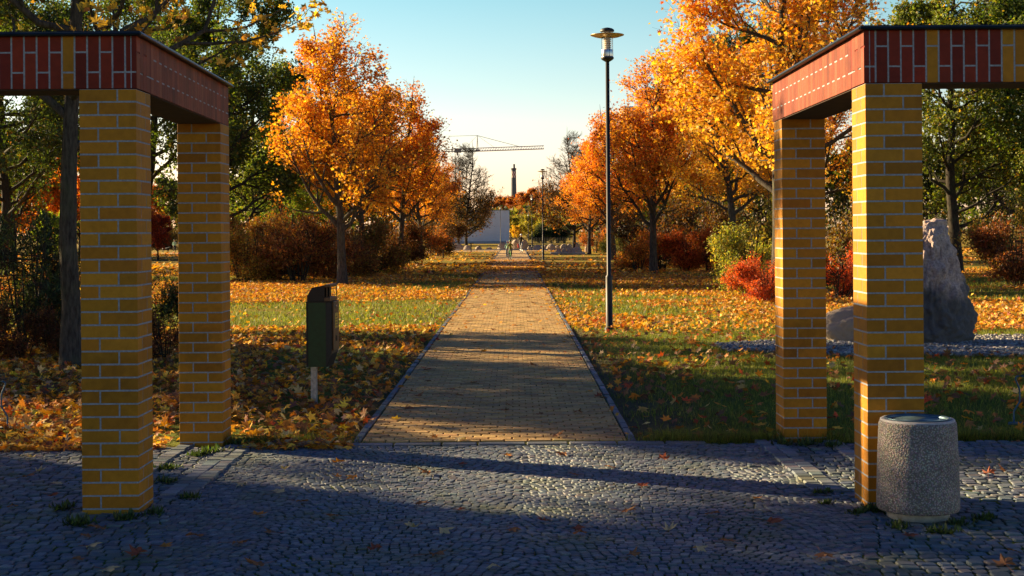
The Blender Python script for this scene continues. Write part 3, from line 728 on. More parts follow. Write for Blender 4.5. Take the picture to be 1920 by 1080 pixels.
# ================================================================ trees and shrubs
class Twigs:
    def __init__(s): s.p = []; s.d = []
def unit(v): 
    return v/(np.linalg.norm(v)+1e-9)
def branch(mb, p0, d0, L_, r0, r1, rg, up=.25, wob=.12, seg=4, n=5):
    pts = [p0]; d = unit(d0); p = p0
    for k in range(seg):
        d = unit(d+np.array([0, 0, up/seg])+rg.normal(0, wob, 3)/math.sqrt(seg)); p = p+d*L_/seg; pts.append(p)
    pts = np.array(pts); mb.tube(pts, np.linspace(r0, r1, seg+1), n, cap=False)
    return pts
def grow(seed, H, th, Rr, r0, nl=16, n2=9, n3=5, leaves=14000, leaf=.13, cols=None, w=None, outline=OVAL, multi=1, envp=.8, up=.55, spread=.16, lean=0, low=.0, bare_top=0, clump=1.0, twigr=.0035, skew=.62, dark=None, dens=None):
    """returns (wood mesh, leaf mesh): tapered stems, limbs, boughs and twigs with leaves set along the twigs"""
    rg = np.random.default_rng(seed); wood = MB(); tw = []
    def env(z):
        u = np.clip((z-th*.85)/(H-th*.85), 0, 1); u = u if multi == 1 else .3+.7*u; return Rr*max(.04, math.sin(math.pi*u**skew))**envp
    stems = []
    for m_ in range(multi):
        if multi == 1: a0 = np.zeros(3); d0 = np.array([lean, 0, 1.])
        else:
            an = m_*2.4+rg.uniform(0, 1); rr = rg.uniform(.1, 1)
            a0 = np.array([math.cos(an)*rr*Rr*.25, math.sin(an)*rr*Rr*.25, -.05]); d0 = np.array([math.cos(an)*rr*.55*Rr/H*1.6, math.sin(an)*rr*.55*Rr/H*1.6, 1.])
        Hs = H*(.97 if m_ == 0 else rg.uniform(.6, .95)); seg = 12; p = a0.copy(); d = unit(d0); pts = [p-np.array([0, 0, .15])]
        for k in range(seg):
            d = unit(d+rg.normal(0, .05, 3)+np.array([0, 0, .08])); p = p+d*Hs/seg; pts.append(p)
        pts = np.array(pts); hh = np.linspace(0, 1, seg+1); rad = r0*(1-hh)**.85*(.92)+.006
        if multi == 1: rad[0] *= 1.35; rad[1] *= 1.0
        wood.tube(pts, rad, 10 if multi == 1 else 5); stems.append((pts, rad, Hs))
    for (pts, rad, Hs) in stems:
        nlm = nl if multi == 1 else max(3, nl//multi)
        for k in range(nlm):
            f = (k+rg.uniform(.1, .9))/nlm
            zs = th+(H*.86-th)*f**1.15 if multi == 1 else Hs*(.02+.88*f)
            t = zs/Hs*(len(pts)-1); i = min(int(t), len(pts)-2); fr = min(t-i, 1); a = pts[i]*(1-fr)+pts[i+1]*fr
            rs = (rad[i]*(1-fr)+rad[i+1]*fr)
            az = k*2.39996+rg.normal(0, .35)
            zt = min(zs+(H-zs)*(rg.uniform(.25, .6) if multi == 1 else rg.uniform(.02, .3))*(1-low)+rg.normal(0, .03)*H-low*rg.uniform(0, .2)*H, H*.98); zt = max(zt, th*.7 if multi == 1 else .1)
            e_ = env(zt)*rg.uniform(.75, 1.02)
            tgt = np.array([math.cos(az)*e_, math.sin(az)*e_, zt])
            # quadratic curve: out first, then up
            ctrl = a+(tgt-a)*np.array([.62, .62, .30])
            q = np.linspace(0, 1, 8)[:, None]; cur = (1-q)**2*a+2*q*(1-q)*ctrl+q*q*tgt
            cur[1:-1] += rg.normal(0, .012*H*.5, (6, 3)); L1 = np.linalg.norm(tgt-a)
            rl = min(rs*.66, .020+.015*L1)
            wood.tube(cur, np.linspace(rl, .006, 8), 6, cap=False)
            for j in range(n2):
                tt = .18+.82*(j+rg.uniform(0, 1))/n2; ii = min(int(tt*7), 6); ff = tt*7-ii; b = cur[ii]*(1-ff)+cur[ii+1]*ff
                td = unit(cur[ii+1]-cur[ii]); sd_ = unit(np.cross(td, rg.normal(0, 1, 3)))
                L2 = (.34*L1*(1.15-.75*tt)+.25)*rg.uniform(.7, 1.2)
                c2 = branch(wood, b, td*.75+sd_*.8+np.array([0, 0, .1]), L2, rl*(1-tt*.7)*.5+.004, .004, rg, up*.8, .22, 4, 4)
                for l in range(n3):
                    t3 = .15+.85*(l+rg.uniform(0, 1))/n3; i3 = min(int(t3*4), 3); f3 = t3*4-i3; c = c2[i3]*(1-f3)+c2[i3+1]*f3
                    t4 = unit(c2[i3+1]-c2[i3]); s4 = unit(np.cross(t4, rg.normal(0, 1, 3))); L3 = L2*rg.uniform(.3, .6)+.08
                    c3 = branch(wood, c, t4*.7+s4*.8, L3, twigr, twigr*.5, rg, up*.5, .25, 2, 3)
                    tw.append(c3)
    tw = np.array(tw)                                       # (n,3,3)
    if leaves:
        n = len(tw)
        wgt = np.ones(n)
        mid = tw[:, 1]
        if clump: wgt *= np.clip(1+clump*1.3*fnoise(mid[:, 0]*1.0+mid[:, 2]*.7, mid[:, 1]+mid[:, 2]*.5, 6/Rr*.5, seed), .03, 3)
        if bare_top: wgt *= np.clip(1.15-bare_top*(mid[:, 2]/H)**2.2, .03, 1)
        if dens: wgt *= dens(mid)
        i = rg.choice(n, leaves, p=wgt/wgt.sum()); t = rg.uniform(.1, 2, leaves); k = np.minimum(t.astype(int), 1); f = (t-k)[:, None]
        p = tw[i, k]*(1-f)+tw[i, k+1]*f+rg.normal(0, spread*.5, (leaves, 3))
        tv, tf = leaf_template(outline, .3, .3)
        M = rotmats(rg.uniform(0, 6.28, leaves), rg.normal(.4, .8, leaves), rg.normal(0, .7, leaves))*(leaf*rg.uniform(.6, 1.3, leaves))[:, None, None]
        c = palette(leaves, cols, w, .16, rg)
        # whole twigs turn colour together
        c *= (1+rg.normal(0, .16, n))[i][:, None]
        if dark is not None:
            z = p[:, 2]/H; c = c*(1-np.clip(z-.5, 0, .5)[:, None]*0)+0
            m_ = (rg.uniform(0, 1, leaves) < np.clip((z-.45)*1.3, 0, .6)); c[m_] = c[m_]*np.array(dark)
        lm = MB(); lm.inst(tv, tf, M, p, np.clip(c, .004, .95)); lme = lm.mesh('crown_leaves')
    else: lme = None
    return wood.mesh('tree_wood', True), lme

ORANGE = [(.70, .31, .020), (.74, .38, .03), (.64, .23, .015), (.76, .46, .04), (.46, .13, .012)]
YELLOW = [(.72, .40, .03), (.75, .47, .05), (.66, .29, .025), (.50, .38, .04)]
GREEN = [(.075, .115, .015), (.11, .15, .02), (.05, .08, .012), (.17, .18, .02), (.30, .20, .02)]
REDS = [(.34, .10, .015), (.36, .15, .02), (.46, .20, .025), (.15, .07, .018), (.26, .22, .03)]
RUST = [(.26, .09, .02), (.36, .14, .02), (.15, .06, .02), (.42, .22, .03), (.10, .09, .02)]

PROTO = {}
def plant(key, name, loc, rz, sc, label, cat, group, tint=(1, 1, 1), stem='trunk', crown='crown', wood=None):
    wm, lm = PROTO[key]
    r = empty(name, loc, label, cat, group, rz, sc)
    o = link(stem, wm, wood or M_BARK, r); 
    if lm is not None:
        c = link(crown, lm, M_LEAF, r); c.color = (*tint, 1)
    return r

# ---- maples of the two avenues
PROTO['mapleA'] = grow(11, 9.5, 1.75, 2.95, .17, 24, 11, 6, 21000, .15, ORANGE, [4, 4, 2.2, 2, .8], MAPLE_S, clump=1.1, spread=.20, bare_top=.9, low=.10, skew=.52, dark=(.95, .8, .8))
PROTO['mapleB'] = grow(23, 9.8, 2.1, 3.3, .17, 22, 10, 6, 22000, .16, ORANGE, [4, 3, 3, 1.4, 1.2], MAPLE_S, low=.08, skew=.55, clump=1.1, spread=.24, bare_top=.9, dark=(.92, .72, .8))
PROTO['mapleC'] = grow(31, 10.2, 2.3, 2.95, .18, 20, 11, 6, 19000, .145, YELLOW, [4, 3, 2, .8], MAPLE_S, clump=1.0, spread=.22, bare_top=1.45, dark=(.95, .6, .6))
AV = 'maples lining the path'
plant('mapleA', 'maple_tree', (-5.95, 49, 0), .4, 1.0, 'large orange maple nearest on the left, dark branches fanning out above a straight trunk', 'tree', AV)
plant('mapleB', 'maple_tree', (-7.5, 70, 0), 2.1, 1.0, 'orange maple half hidden behind the nearest maple on the left, trunk rising from the shrubs', 'tree', AV, (.95, .95, .9))
plant('mapleB', 'maple_tree', (-5.9, 73, 0), 4.0, 1.04, 'orange maple with pale trunk, second along the left edge of the path', 'tree', AV, (1.05, 1.0, 1))
plant('mapleA', 'maple_tree', (-6.3, 96, 0), 1.0, .96, 'deep orange maple, third along the left edge of the path', 'tree', AV, (.95, .85, .85))
plant('mapleB', 'maple_tree', (-6.9, 117, 0), 5.2, .92, 'rust-orange maple next to the bare tree on the left side', 'tree', AV, (.85, .7, .8))
plant('mapleB', 'maple_tree', (-9.6, 104, 0), 3.1, 1.0, 'orange maple standing back from the path behind the left row', 'tree', AV, (.8, .8, .8))
plant('mapleC', 'maple_tree', (6.75, 36.5, 0), 2.4, 1.12, 'golden yellow maple beside the right pergola, trunk half behind a pillar, thinning top', 'tree', AV, (1.02, .95, .9))
plant('mapleA', 'maple_tree', (6.0, 61.5, 0), 2.7, 1.04, 'orange maple with a pale straight trunk right of the near street lamp', 'tree', AV, (1.05, .95, .95))
plant('mapleC', 'maple_tree', (8.6, 55.5, 0), .3, .98, 'yellow-orange maple on the right standing back behind the red shrubs', 'tree', AV, (1, .92, .9))
plant('mapleB', 'maple_tree', (6.1, 88, 0), .6, 1.02, 'orange maple on the right whose top shows just left of the near street lamp', 'tree', AV, (1.05, .9, .9))
plant('mapleA', 'maple_tree', (5.9, 113, 0), 3.3, .93, 'bright orange low-crowned maple on the right beside the dark thin tree', 'tree', AV, (1.1, .9, .8))
plant('mapleC', 'maple_tree', (13.8, 64, 0), 1.3, 1.1, 'tall golden maple far right of the path seen between the right pillars', 'tree', AV, (1, .85, .8))
plant('mapleC', 'maple_tree', (10.6, 78, 0), 4.3, 1.15, 'golden maple deep in the trees behind the right-hand row', 'tree', AV, (.9, .85, .8))

PROTO['mapleD'] = grow(37, 11.5, 3.2, 3.6, .16, 18, 12, 7, 2600, .16, ORANGE, [3, 3, 3, 1, 1], MAPLE_S, clump=.6, spread=.18, bare_top=1.0, twigr=.006)
plant('mapleD', 'maple_tree', (8.3, 40.5, 0), 1.4, 1.05, 'almost bare maple whose thin branches reach above the right beam', 'tree', AV)

# ---- thin, nearly leafless trees at the end of the avenue
PROTO['bare'] = grow(41, 11.4, 1.2, 3.7, .16, 46, 13, 7, 8000, .20, [(.10, .055, .015), (.16, .08, .015), (.06, .05, .012), (.28, .12, .02)], [3, 2, 3, 1], OVAL, bare_top=1.6, spread=.3, low=.2, twigr=.012, clump=.3, skew=.5, envp=1.1, dens=lambda m: np.clip(1.5-(m[:, 2]/5.2)**2, .02, 2))
plant('bare', 'bare_tree', (-4.75, 140, 0), 1, 1.0, 'almost leafless dark tree left of the path in front of the white building', 'tree', 'half bare trees', wood=M_BARKD)
plant('bare', 'bare_tree', (5.9, 142, 0), 3.6, 1.12, 'half bare dark tree right of the path with brown leaves on its lower boughs', 'tree', 'half bare trees', (1.5, 1.2, 1), wood=M_BARKD)
plant('bare', 'bare_tree', (8.6, 128, 0), 2.2, 1.08, 'half bare brown-leaved tree standing between the orange maples and its thin neighbour', 'tree', 'half bare trees', (2.2, 1.5, 1), wood=M_BARKD)

# ---- near maple, left, sparse yellow leaves against the sky
PROTO['nearmaple'] = grow(53, 10.5, 2.75, 3.6, .145, 13, 8, 5, 2600, .18, [(.55, .33, .03), (.62, .40, .05), (.42, .20, .03), (.20, .18, .03)], [4, 3, 1.5, 1], MAPLE, clump=1.3, spread=.12, low=-.1, twigr=.005, dens=lambda m: np.clip((m[:, 2]-3.3)/1.5, .02, 1)*np.clip(1+.5*m[:, 0], .25, 3))
plant('nearmaple', 'maple_tree', (-6.12, 19.6, 0), 0.2, 1.0, 'near dark-trunked maple behind the front left pillar, few large yellow leaves on long bare boughs', 'tree', None)

# ---- oaks: dense dark green
PROTO['oakA'] = grow(61, 12.5, 2.2, 4.1, .24, 24, 11, 6, 42000, .15, GREEN, [4, 3, 4, 1.3, .8], LOBE4, envp=.55, clump=1.0, spread=.3, low=.25, skew=.75)
PROTO['oakB'] = grow(67, 14, 1.6, 3.9, .26, 26, 11, 6, 42000, .16, GREEN, [4, 3.5, 3, 2, .6], LOBE4, envp=.5, clump=1.0, spread=.3, low=.3, skew=.8)
OK = 'green oaks around the lawns'
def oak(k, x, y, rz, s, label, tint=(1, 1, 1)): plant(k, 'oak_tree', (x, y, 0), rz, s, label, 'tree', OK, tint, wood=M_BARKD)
oak('oakA', -13.0, 28.4, 0, .88, 'dark green oak arching over the lawn beyond the left pergola', (.8, .8, .8))
oak('oakB', -12.8, 62.5, 1.2, 1.02, 'tall dark green oak just left of the nearest orange maple', (.95, 1, .9))
oak('oakA', -18.8, 71, 2.2, 1.3, 'tall green oak behind the further left brick pillar', (1, 1, .9))
oak('oakA', -11.6, 73, 4.0, .58, 'small round light green oak between the brown shrubs and the orange maple', (1.8, 1.9, 1.2))
oak('oakB', -15.0, 84, 1.6, .95, 'green and yellow oak behind the russet hedge on the left', (1.7, 1.6, 1))
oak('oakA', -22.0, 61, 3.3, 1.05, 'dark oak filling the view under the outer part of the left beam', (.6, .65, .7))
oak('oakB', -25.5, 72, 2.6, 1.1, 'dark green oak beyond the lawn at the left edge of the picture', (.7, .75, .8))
oak('oakB', 18.0, 58, .5, 1.0, 'tall green oak with dark trunk rising behind the tall standing stone', (1.5, 1.35, 1))
oak('oakA', 22.6, 56, 1.9, 1.12, 'green oak at the right edge hanging over the brown bush', (1.3, 1.3, 1))
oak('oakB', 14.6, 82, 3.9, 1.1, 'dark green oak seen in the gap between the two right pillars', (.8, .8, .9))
oak('oakB', 26.5, 72, 2.9, 1.2, 'large green oak far behind the right-hand oaks', (.9, .9, .9))
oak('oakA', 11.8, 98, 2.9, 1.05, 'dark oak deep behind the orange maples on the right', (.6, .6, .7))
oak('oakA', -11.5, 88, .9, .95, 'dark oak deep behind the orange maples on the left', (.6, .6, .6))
# trees left of the view that shade the paving
oak('oakA', -14.3, 23.3, 1.9, .84, 'oak left of the pergola shading the first stretch of the path')
oak('oakB', -18.0, 15.2, .7, .76, 'oak far left of the paving, beside the open lawn')
oak('oakA', -16.5, 7.0, 2.9, .90, 'oak on the left, level with the paved square')
oak('oakB', -23.0, 17.9, 3.0, 1.12, 'oak between the two that stand nearest the paving on the left')
oak('oakB', -25.5, 21.0, 4.7, .78, 'oak standing well out on the left lawn')
oak('oakB', -22.5, 27.5, 3.5, .85, 'oak on the left lawn behind the two nearer ones')

# ---- far belt of trees
FT = 'trees in the belt beyond the boulders'
PROTO['far1'] = grow(71, 9.5, 1.5, 4.0, .2, 16, 8, 4, 9000, .42, RUST, [3, 3, 1, 1.5, 1], OVAL, envp=.5, clump=.7, spread=.4)
PROTO['far2'] = grow(73, 8.5, .8, 3.8, .18, 16, 8, 4, 9000, .40, [(.26, .26, .03), (.34, .30, .035), (.18, .20, .03), (.42, .30, .03)], [3, 3, 2, 1], OVAL, envp=.45, clump=.7, spread=.4)
PROTO['far3'] = grow(79, 10, .8, 3.9, .2, 16, 8, 4, 9000, .42, GREEN, [3, 2, 3, 1, .5], OVAL, envp=.45, clump=.8, spread=.4)
def far(k, x, y, s, label, tint): plant(k, 'deciduous_tree', (x, y, 0), rng.uniform(0, 6), s, label, 'tree', FT, tint, wood=M_BARKD)
def fx(px, Y): return (px-965)/2667*Y
for (px, Y, s, k, tint) in [(968, 420, 1.32, 'far1', (1.5, 1.1, .6)), (990, 405, 1.4, 'far1', (1.3, 1, .6)), (1012, 415, 1.55, 'far1', (1.4, 1.1, .6)), (1038, 400, 1.4, 'far1', (1.2, .9, .7)), (948, 430, 1.35, 'far1', (1.2, 1, .8)), (925, 420, 1.2, 'far1', (1.2, 1, .9)), (1065, 410, 1.3, 'far1', (1, .9, .9)), (1095, 400, 1.4, 'far1', (1, .9, .9))]:
    far(k, fx(px, Y), Y, s, 'distant rust-red tree in the belt below the chimney', tint)
for (px, Y, s) in [(958, 300, .62), (974, 310, .66), (992, 290, .62), (1008, 300, .68), (1026, 285, .66), (1045, 290, .7), (1068, 280, .7)]:
    far('far2', fx(px, Y), Y, s, 'yellow-green tree in the middle distance between boulders and rust-red belt', (1.15, 1.1, .9))
far('far2', fx(967, 262), 262, .36, 'small bright yellow tree just right of the white building', (2.4, 1.7, .7))
for (px, Y, s, t) in [(1110, 170, .95, (.9, .9, .9)), (1180, 160, 1.0, (.7, .7, .7)), (1250, 150, 1.1, (.8, .8, .8)), (1330, 150, 1.1, (.9, .9, .9)), (1420, 140, 1.1, (.8, .8, .8)), (1510, 140, 1.1, (.9, .9, .8)), (1620, 135, 1.1, (1, 1, .9)), (1740, 130, 1.1, (.9, .9, .9)), (1850, 125, 1.15, (.9, .9, .9)), (1960, 130, 1.2, (.9, .9, .9)),
                       (860, 185, .68, (.6, .6, .6)), (830, 188, .85, (.6, .6, .6)), (800, 192, 1.1, (.7, .7, .7)), (720, 195, 1.25, (.7, .7, .7)), (620, 195, 1.4, (.8, .8, .8)), (520, 195, 1.4, (.8, .8, .8)), (420, 195, 1.1, (.9, .9, .9)), (318, 178, .95, (.7, .7, .6))]:
    far('far3', fx(px, Y), Y, s, 'dark green tree in the dense backdrop behind the avenue', t)
for (px, Y, s, t) in [(20, 105, 1.0, (2.2, 2.2, .9)), (-80, 110, 1.1, (2, 2.1, .9)), (85, 118, .9, (2.2, 1.8, .7)), (150, 112, .9, (2.1, 1.7, .7)), (210, 125, 1.0, (1.8, 1.6, .8)), (-190, 115, 1.1, (2, 1.8, .8)), (270, 132, .7, (1.6, 1.3, .9))]:
    far('far1', fx(px, Y), Y, s, 'sunlit orange tree across the left lawn', t)
far('far2', fx(105, 96), 96, .42, 'small rounded lime-green tree before the orange trees across the left lawn', (.9, 1.3, .8))
far('far1', fx(296, 100), 100, .34, 'small crimson tree glimpsed between the two left pillars', (1.4, .5, .5))

# ---- shrubs
def sh(key, *a, **k): PROTO[key] = grow(*a, multi=9, **k)
sh('redshrub', 101, 2.3, .1, 1.5, .03, 30, 7, 5, 9000, .10, REDS, [3, 3, 2, 2, 1], OVAL, envp=.35, spread=.15, skew=1.0, clump=.6)
sh('greenshrub', 103, 2.6, .1, 1.4, .03, 30, 7, 5, 10000, .10, [(.16, .19, .03), (.10, .13, .02), (.36, .30, .04), (.24, .20, .04)], [3, 2, 2, 1], OVAL, envp=.35, spread=.15, skew=1.0, clump=.6)
sh('bamboo', 107, 2.3, .1, 1.3, .018, 30, 6, 4, 5200, .15, [(.035, .06, .02), (.05, .08, .02), (.09, .11, .02), (.30, .08, .02)], [3, 3, 1, .25], [(90,1),(20,.16),(-90,1),(160,.16)], envp=.4, spread=.12, skew=1.0, clump=.8, twigr=.004)
SG = 'shrubs along the lawns'
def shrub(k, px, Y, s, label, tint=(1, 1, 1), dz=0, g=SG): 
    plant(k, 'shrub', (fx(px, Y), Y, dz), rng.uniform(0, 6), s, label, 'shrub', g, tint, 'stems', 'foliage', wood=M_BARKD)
for i, (px, Y, s, t) in enumerate([(452, 53, 0.9, (.92, 1.3, .9)), (505, 54, .95, (1, 1, 1)), (560, 52.5, 1.1, (.85, .8, .9)), (608, 55, 1.05, (.9, .8, .9)), (655, 58, .95, (.8, .9, .9)), (690, 62, 1.1, (.9, 1.1, .9)), (536, 60, 1.2, (.8, .9, .9)), (470, 62, 1.15, (1, 1, .9))]):
    shrub('redshrub', px, Y, s, ['olive-brown shrub just right of the further left pillar', 'russet shrub behind the lawn left of the litter bin', 'dark russet shrub directly behind the litter bin', 'tall russet shrub left of the nearest maple trunk', 'dark brown shrub just right of the nearest maple trunk', 'reddish shrub at the foot of the second left maple', 'tall dark shrub in the back row behind the russet hedge', 'tall brown shrub in the back row beside the further left pillar'][i], t)
for i, (px, Y, s, t) in enumerate([(722, 74, 1.0, (.5, .5, .55)), (748, 80, 1.05, (.5, .5, .6)), (790, 98, 1.1, (1.1, .9, .8)), (815, 108, 1.2, (.45, .5, .6)), (838, 118, 1.3, (.4, .45, .5))]):  # the dark tints put the shade under the maples into the leaf colour
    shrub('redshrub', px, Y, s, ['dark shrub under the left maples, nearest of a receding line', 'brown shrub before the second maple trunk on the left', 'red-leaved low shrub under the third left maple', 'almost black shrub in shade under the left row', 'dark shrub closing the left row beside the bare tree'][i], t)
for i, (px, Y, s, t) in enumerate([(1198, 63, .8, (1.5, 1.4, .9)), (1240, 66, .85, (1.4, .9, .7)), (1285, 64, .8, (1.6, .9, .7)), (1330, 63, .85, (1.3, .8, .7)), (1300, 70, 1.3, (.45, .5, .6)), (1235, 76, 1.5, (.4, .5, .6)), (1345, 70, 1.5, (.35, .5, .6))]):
    shrub('redshrub', px, Y, s, ['yellow-orange low shrub left of the pale maple trunk', 'orange-red low shrub right of the pale maple trunk', 'bright red-orange shrub in the middle of the right hedge', 'red shrub at the right end of the low hedge', 'dark tall shrub behind the low red hedge', 'dark tall shrub behind the pale maple trunk', 'tall dark shrub near the second right trunk'][i], t)
shrub('greenshrub', 1408, 38.5, .76, 'tall yellow-green bush left of the further right pillar', (1.6, 1.5, 1.2))
shrub('greenshrub', 1445, 42, 1.2, 'taller olive bush behind the further right pillar', (1.4, 1.2, 1))
shrub('redshrub', 1432, 35.2, .50, 'vivid red low shrub left of the further right pillar', (1.7, .72, .8))
shrub('redshrub', 1398, 37.2, .38, 'small orange-red shrub at the foot of the yellow-green bush', (2.0, 1.0, .9))
shrub('redshrub', 1572, 36.5, .60, 'scarlet shrub showing between the two right pillars', (1.6, .6, .8))
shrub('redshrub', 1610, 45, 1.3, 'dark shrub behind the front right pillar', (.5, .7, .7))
shrub('redshrub', 1905, 44.5, .90, 'dark brownish-red bush at the right edge of the lawn', (.75, .6, .8))
shrub('greenshrub', 1890, 52, 1.15, 'yellow-brown bush behind the dark red one at the right edge', (1.5, 1.1, .8))
shrub('redshrub', 1120, 118, .9, 'brown bush right of the path near the boulders', (1.4, 1.1, .9))
shrub('greenshrub', 1150, 112, .8, 'green bush below the bright orange maple', (.8, .8, .7))
shrub('greenshrub', 1175, 100, .9, 'dark bush behind the near lamp post', (.5, .5, .6))
shrub('bamboo', 60, 22.5, 1.0, 'dark slender-leaved bush left of the near maple trunk')
shrub('bamboo', -20, 23.5, 1.05, 'dark slender-leaved bush at the left edge of the picture')
shrub('bamboo', 255, 21.5, .62, 'dark slender-leaved bush low between the left pillars')
shrub('redshrub', 35, 20.8, .36, 'low dull red shrub in the leaves left of the near maple', (.6, .5, .7))
shrub('redshrub', 95, 21.2, .32, 'low dull red shrub beside the near maple trunk', (.55, .5, .7))
shrub('redshrub', 303, 20.4, .32, 'low dull red shrub showing between the left pillars', (.8, .6, .7))
# dark hedge far left and dark hedge lines
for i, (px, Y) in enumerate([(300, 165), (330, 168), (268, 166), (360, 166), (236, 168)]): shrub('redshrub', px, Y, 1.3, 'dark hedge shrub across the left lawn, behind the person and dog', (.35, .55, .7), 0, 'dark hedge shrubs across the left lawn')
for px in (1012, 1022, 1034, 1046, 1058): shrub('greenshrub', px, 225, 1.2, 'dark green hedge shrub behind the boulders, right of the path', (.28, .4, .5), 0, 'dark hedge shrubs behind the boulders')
# ================================================================ rocks
def mat_rock(name, a, b, dk, ns=1):
    m, nt, p, L = newmat(name); co = coords(nt)
    n = noise_node(nt, 3.2*ns, 6, co, .6); n2 = noise_node(nt, 26*ns, 5, co, .7); n3 = noise_node(nt, 1.1*ns, 4, co)
    c = ramp(nt, n.outputs[0], [(.35, a), (.65, b)]).outputs[0]
    c = mixc(nt, c, ramp(nt, n2.outputs[0], [(.32, .55), (.68, 1.35)]).outputs[0], 1, 'MULTIPLY')
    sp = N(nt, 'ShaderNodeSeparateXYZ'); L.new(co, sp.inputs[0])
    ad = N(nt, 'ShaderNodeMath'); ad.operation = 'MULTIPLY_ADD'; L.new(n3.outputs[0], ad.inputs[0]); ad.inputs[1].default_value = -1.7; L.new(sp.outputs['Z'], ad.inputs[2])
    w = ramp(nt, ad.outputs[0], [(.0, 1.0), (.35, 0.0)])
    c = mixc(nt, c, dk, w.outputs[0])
    L.new(c, p.inputs['Base Color']); p.inputs['Roughness'].default_value = .85; p.inputs['Specular IOR Level'].default_value = .3
    bump(nt, n2.outputs[0], p, 1.0, .045); return m
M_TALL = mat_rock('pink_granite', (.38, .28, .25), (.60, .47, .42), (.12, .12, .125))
M_ROCK = mat_rock('grey_granite', (.42, .33, .24), (.62, .50, .37), (.40, .32, .24), .8)
def rockmesh(seed, dims, sub=4, amp=.18, prof=None, freq=1.4, crag=.0):
    bm = bmesh.new(); bmesh.ops.create_icosphere(bm, subdivisions=sub, radius=1)
    o = Vector((seed*3.7, seed*1.3, seed*2.1))
    for v in bm.verts:
        p = v.co.copy(); d = 1+amp*mnoise.noise(p*freq+o)+amp*.5*mnoise.noise(p*freq*2.3+o)+amp*.22*mnoise.noise(p*freq*5+o)
        if crag: 
            d += crag*(abs(mnoise.noise(p*2.1+o*2))-.3)+crag*.5*(abs(mnoise.noise(p*5.1+o))-.25)+crag*.18*mnoise.noise(p*14+o)
        if prof:
            z = (p.z+1)/2; s = prof(z); v.co = Vector((p.x/max(.25, math.sqrt(max(1e-3, 1-p.z*p.z)))*s*d*dims[0]*min(1, math.sqrt(max(0, 1-p.z*p.z))*3.2), p.y/max(.25, math.sqrt(max(1e-3, 1-p.z*p.z)))*s*d*dims[1]*min(1, math.sqrt(max(0, 1-p.z*p.z))*3.2), z*dims[2]*(.97+.06*d)))
        else:
            v.co = Vector((p.x*d*dims[0], p.y*d*dims[1], max(-.25, p.z*d)*dims[2]))
    me = bpy.data.meshes.new('rock'); bm.to_mesh(me); bm.free(); me.polygons.foreach_set('use_smooth', [True]*len(me.polygons)); return me
def tallprof(z):
    pts = [(0, .92), (.12, .96), (.3, .95), (.5, .83), (.7, .64), (.85, .44), (.95, .36), (1, .30)]
    for (a, b), (c, d) in zip(pts, pts[1:]):
        if z <= c: return b+(d-b)*(z-a)/(c-a)
    return .2
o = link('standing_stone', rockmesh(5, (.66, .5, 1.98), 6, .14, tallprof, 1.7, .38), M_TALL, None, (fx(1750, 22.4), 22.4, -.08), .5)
tag(o, 'tall pointed pink-grey standing stone behind the front right pillar', 'standing stone')
o = link('boulder', rockmesh(9, (.62, .45, .46), 5, .2, None, 1.3, .16), M_ROCK, None, (fx(1600, 23), 23.0, .06), .3)
tag(o, 'low grey boulder on the gravel, seen between the two right pillars', 'boulder')
BG = 'boulders at the end of the path'
rm = [rockmesh(20+i, (1, .75, .62), 4, .16, None, .8, .04) for i in range(4)]
bl_ = [(856, 139, 13, 10, 'large rounded boulder farthest left of the row, left of the bare tree'), (876, 138, 7, 7.5, 'medium boulder close beside the bare tree trunk'), (897, 140, 6, 5, 'small dark boulder right of the bare tree'), (917, 139, 5.5, 3.5, 'flat little stone between the bare tree and the big pale boulder'), (943, 138, 9.5, 13.5, 'big pale boulder left of the path end, below the white building'), (966.5, 145, 9.5, 15.5, 'big shaded boulder in the middle, right behind the cyclists'), (983.5, 144, 8, 14, 'big dark boulder at the path end right of the adult cyclist'), (993, 140, 4.2, 4.6, 'small boulder just left of the third lamp'), (1007, 138, 8, 7, 'rounded boulder just right of the third lamp'), (1022, 143, 4.5, 5, 'small pale boulder between two lamps at the right'), (1033, 141, 8, 7.5, 'broad dark boulder right of the second lamp'), (1045, 142, 5, 5, 'small low boulder in the right-hand row'), (1056.5, 141, 6, 8, 'rounded upright boulder in the right-hand row'), (1067, 141, 5.5, 8, 'boulder next to the rounded upright one, slightly smaller'), (1082, 142, 5.5, 9, 'boulder last in the right-hand row, near the brown bush')]
for i, (px, Y, hw, h, lab) in enumerate(bl_):
    o = link('boulder', rm[i % 4], M_ROCK, None, (fx(px, Y), Y, .1), rng.uniform(-.4, .4)+(3.14 if i % 3 == 1 else 0), 1); k = Y/2667
    o.scale = (hw*k*1.08, hw*k, h*k/.66*1.12); tag(o, lab, 'boulder', BG)
for i, (px, Y, hw, h, lab) in enumerate([(1047, 112, 5.5, 6, 'small boulder leftmost on the low stone plinth'), (1057.5, 112, 5, 8, 'pointed boulder second on the low stone plinth'), (1067, 112, 5, 8, 'leaning boulder third on the low stone plinth'), (1081, 112, 10, 11, 'largest boulder on the low stone plinth')]):
    o = link('boulder', rm[(i+1) % 4], M_ROCK, None, (fx(px, Y), Y, .16), rng.uniform(-.4, .4)); k = Y/2667
    o.scale = (hw*k, hw*k, h*k/.62*.9); tag(o, lab, 'boulder', 'boulders on the stone plinth')
mb = MB(); mb.bbox((fx(1032, 112), 110.9, -.1), (fx(1096, 112), 113.1, .14), .03, (.38, .34, .28))
tag(mb.build('stone_plinth', M_GRAN), 'low flat stone plinth carrying four boulders', 'plinth')
o = link('standing_stone', rockmesh(31, (.24, .2, .95), 4, .15, tallprof, 1.6, .1), M_ROCK, None, (fx(1101, 121), 121, -.03), .3); tag(o, 'slim upright stone right of the boulders, beside the brown bush', 'standing stone')
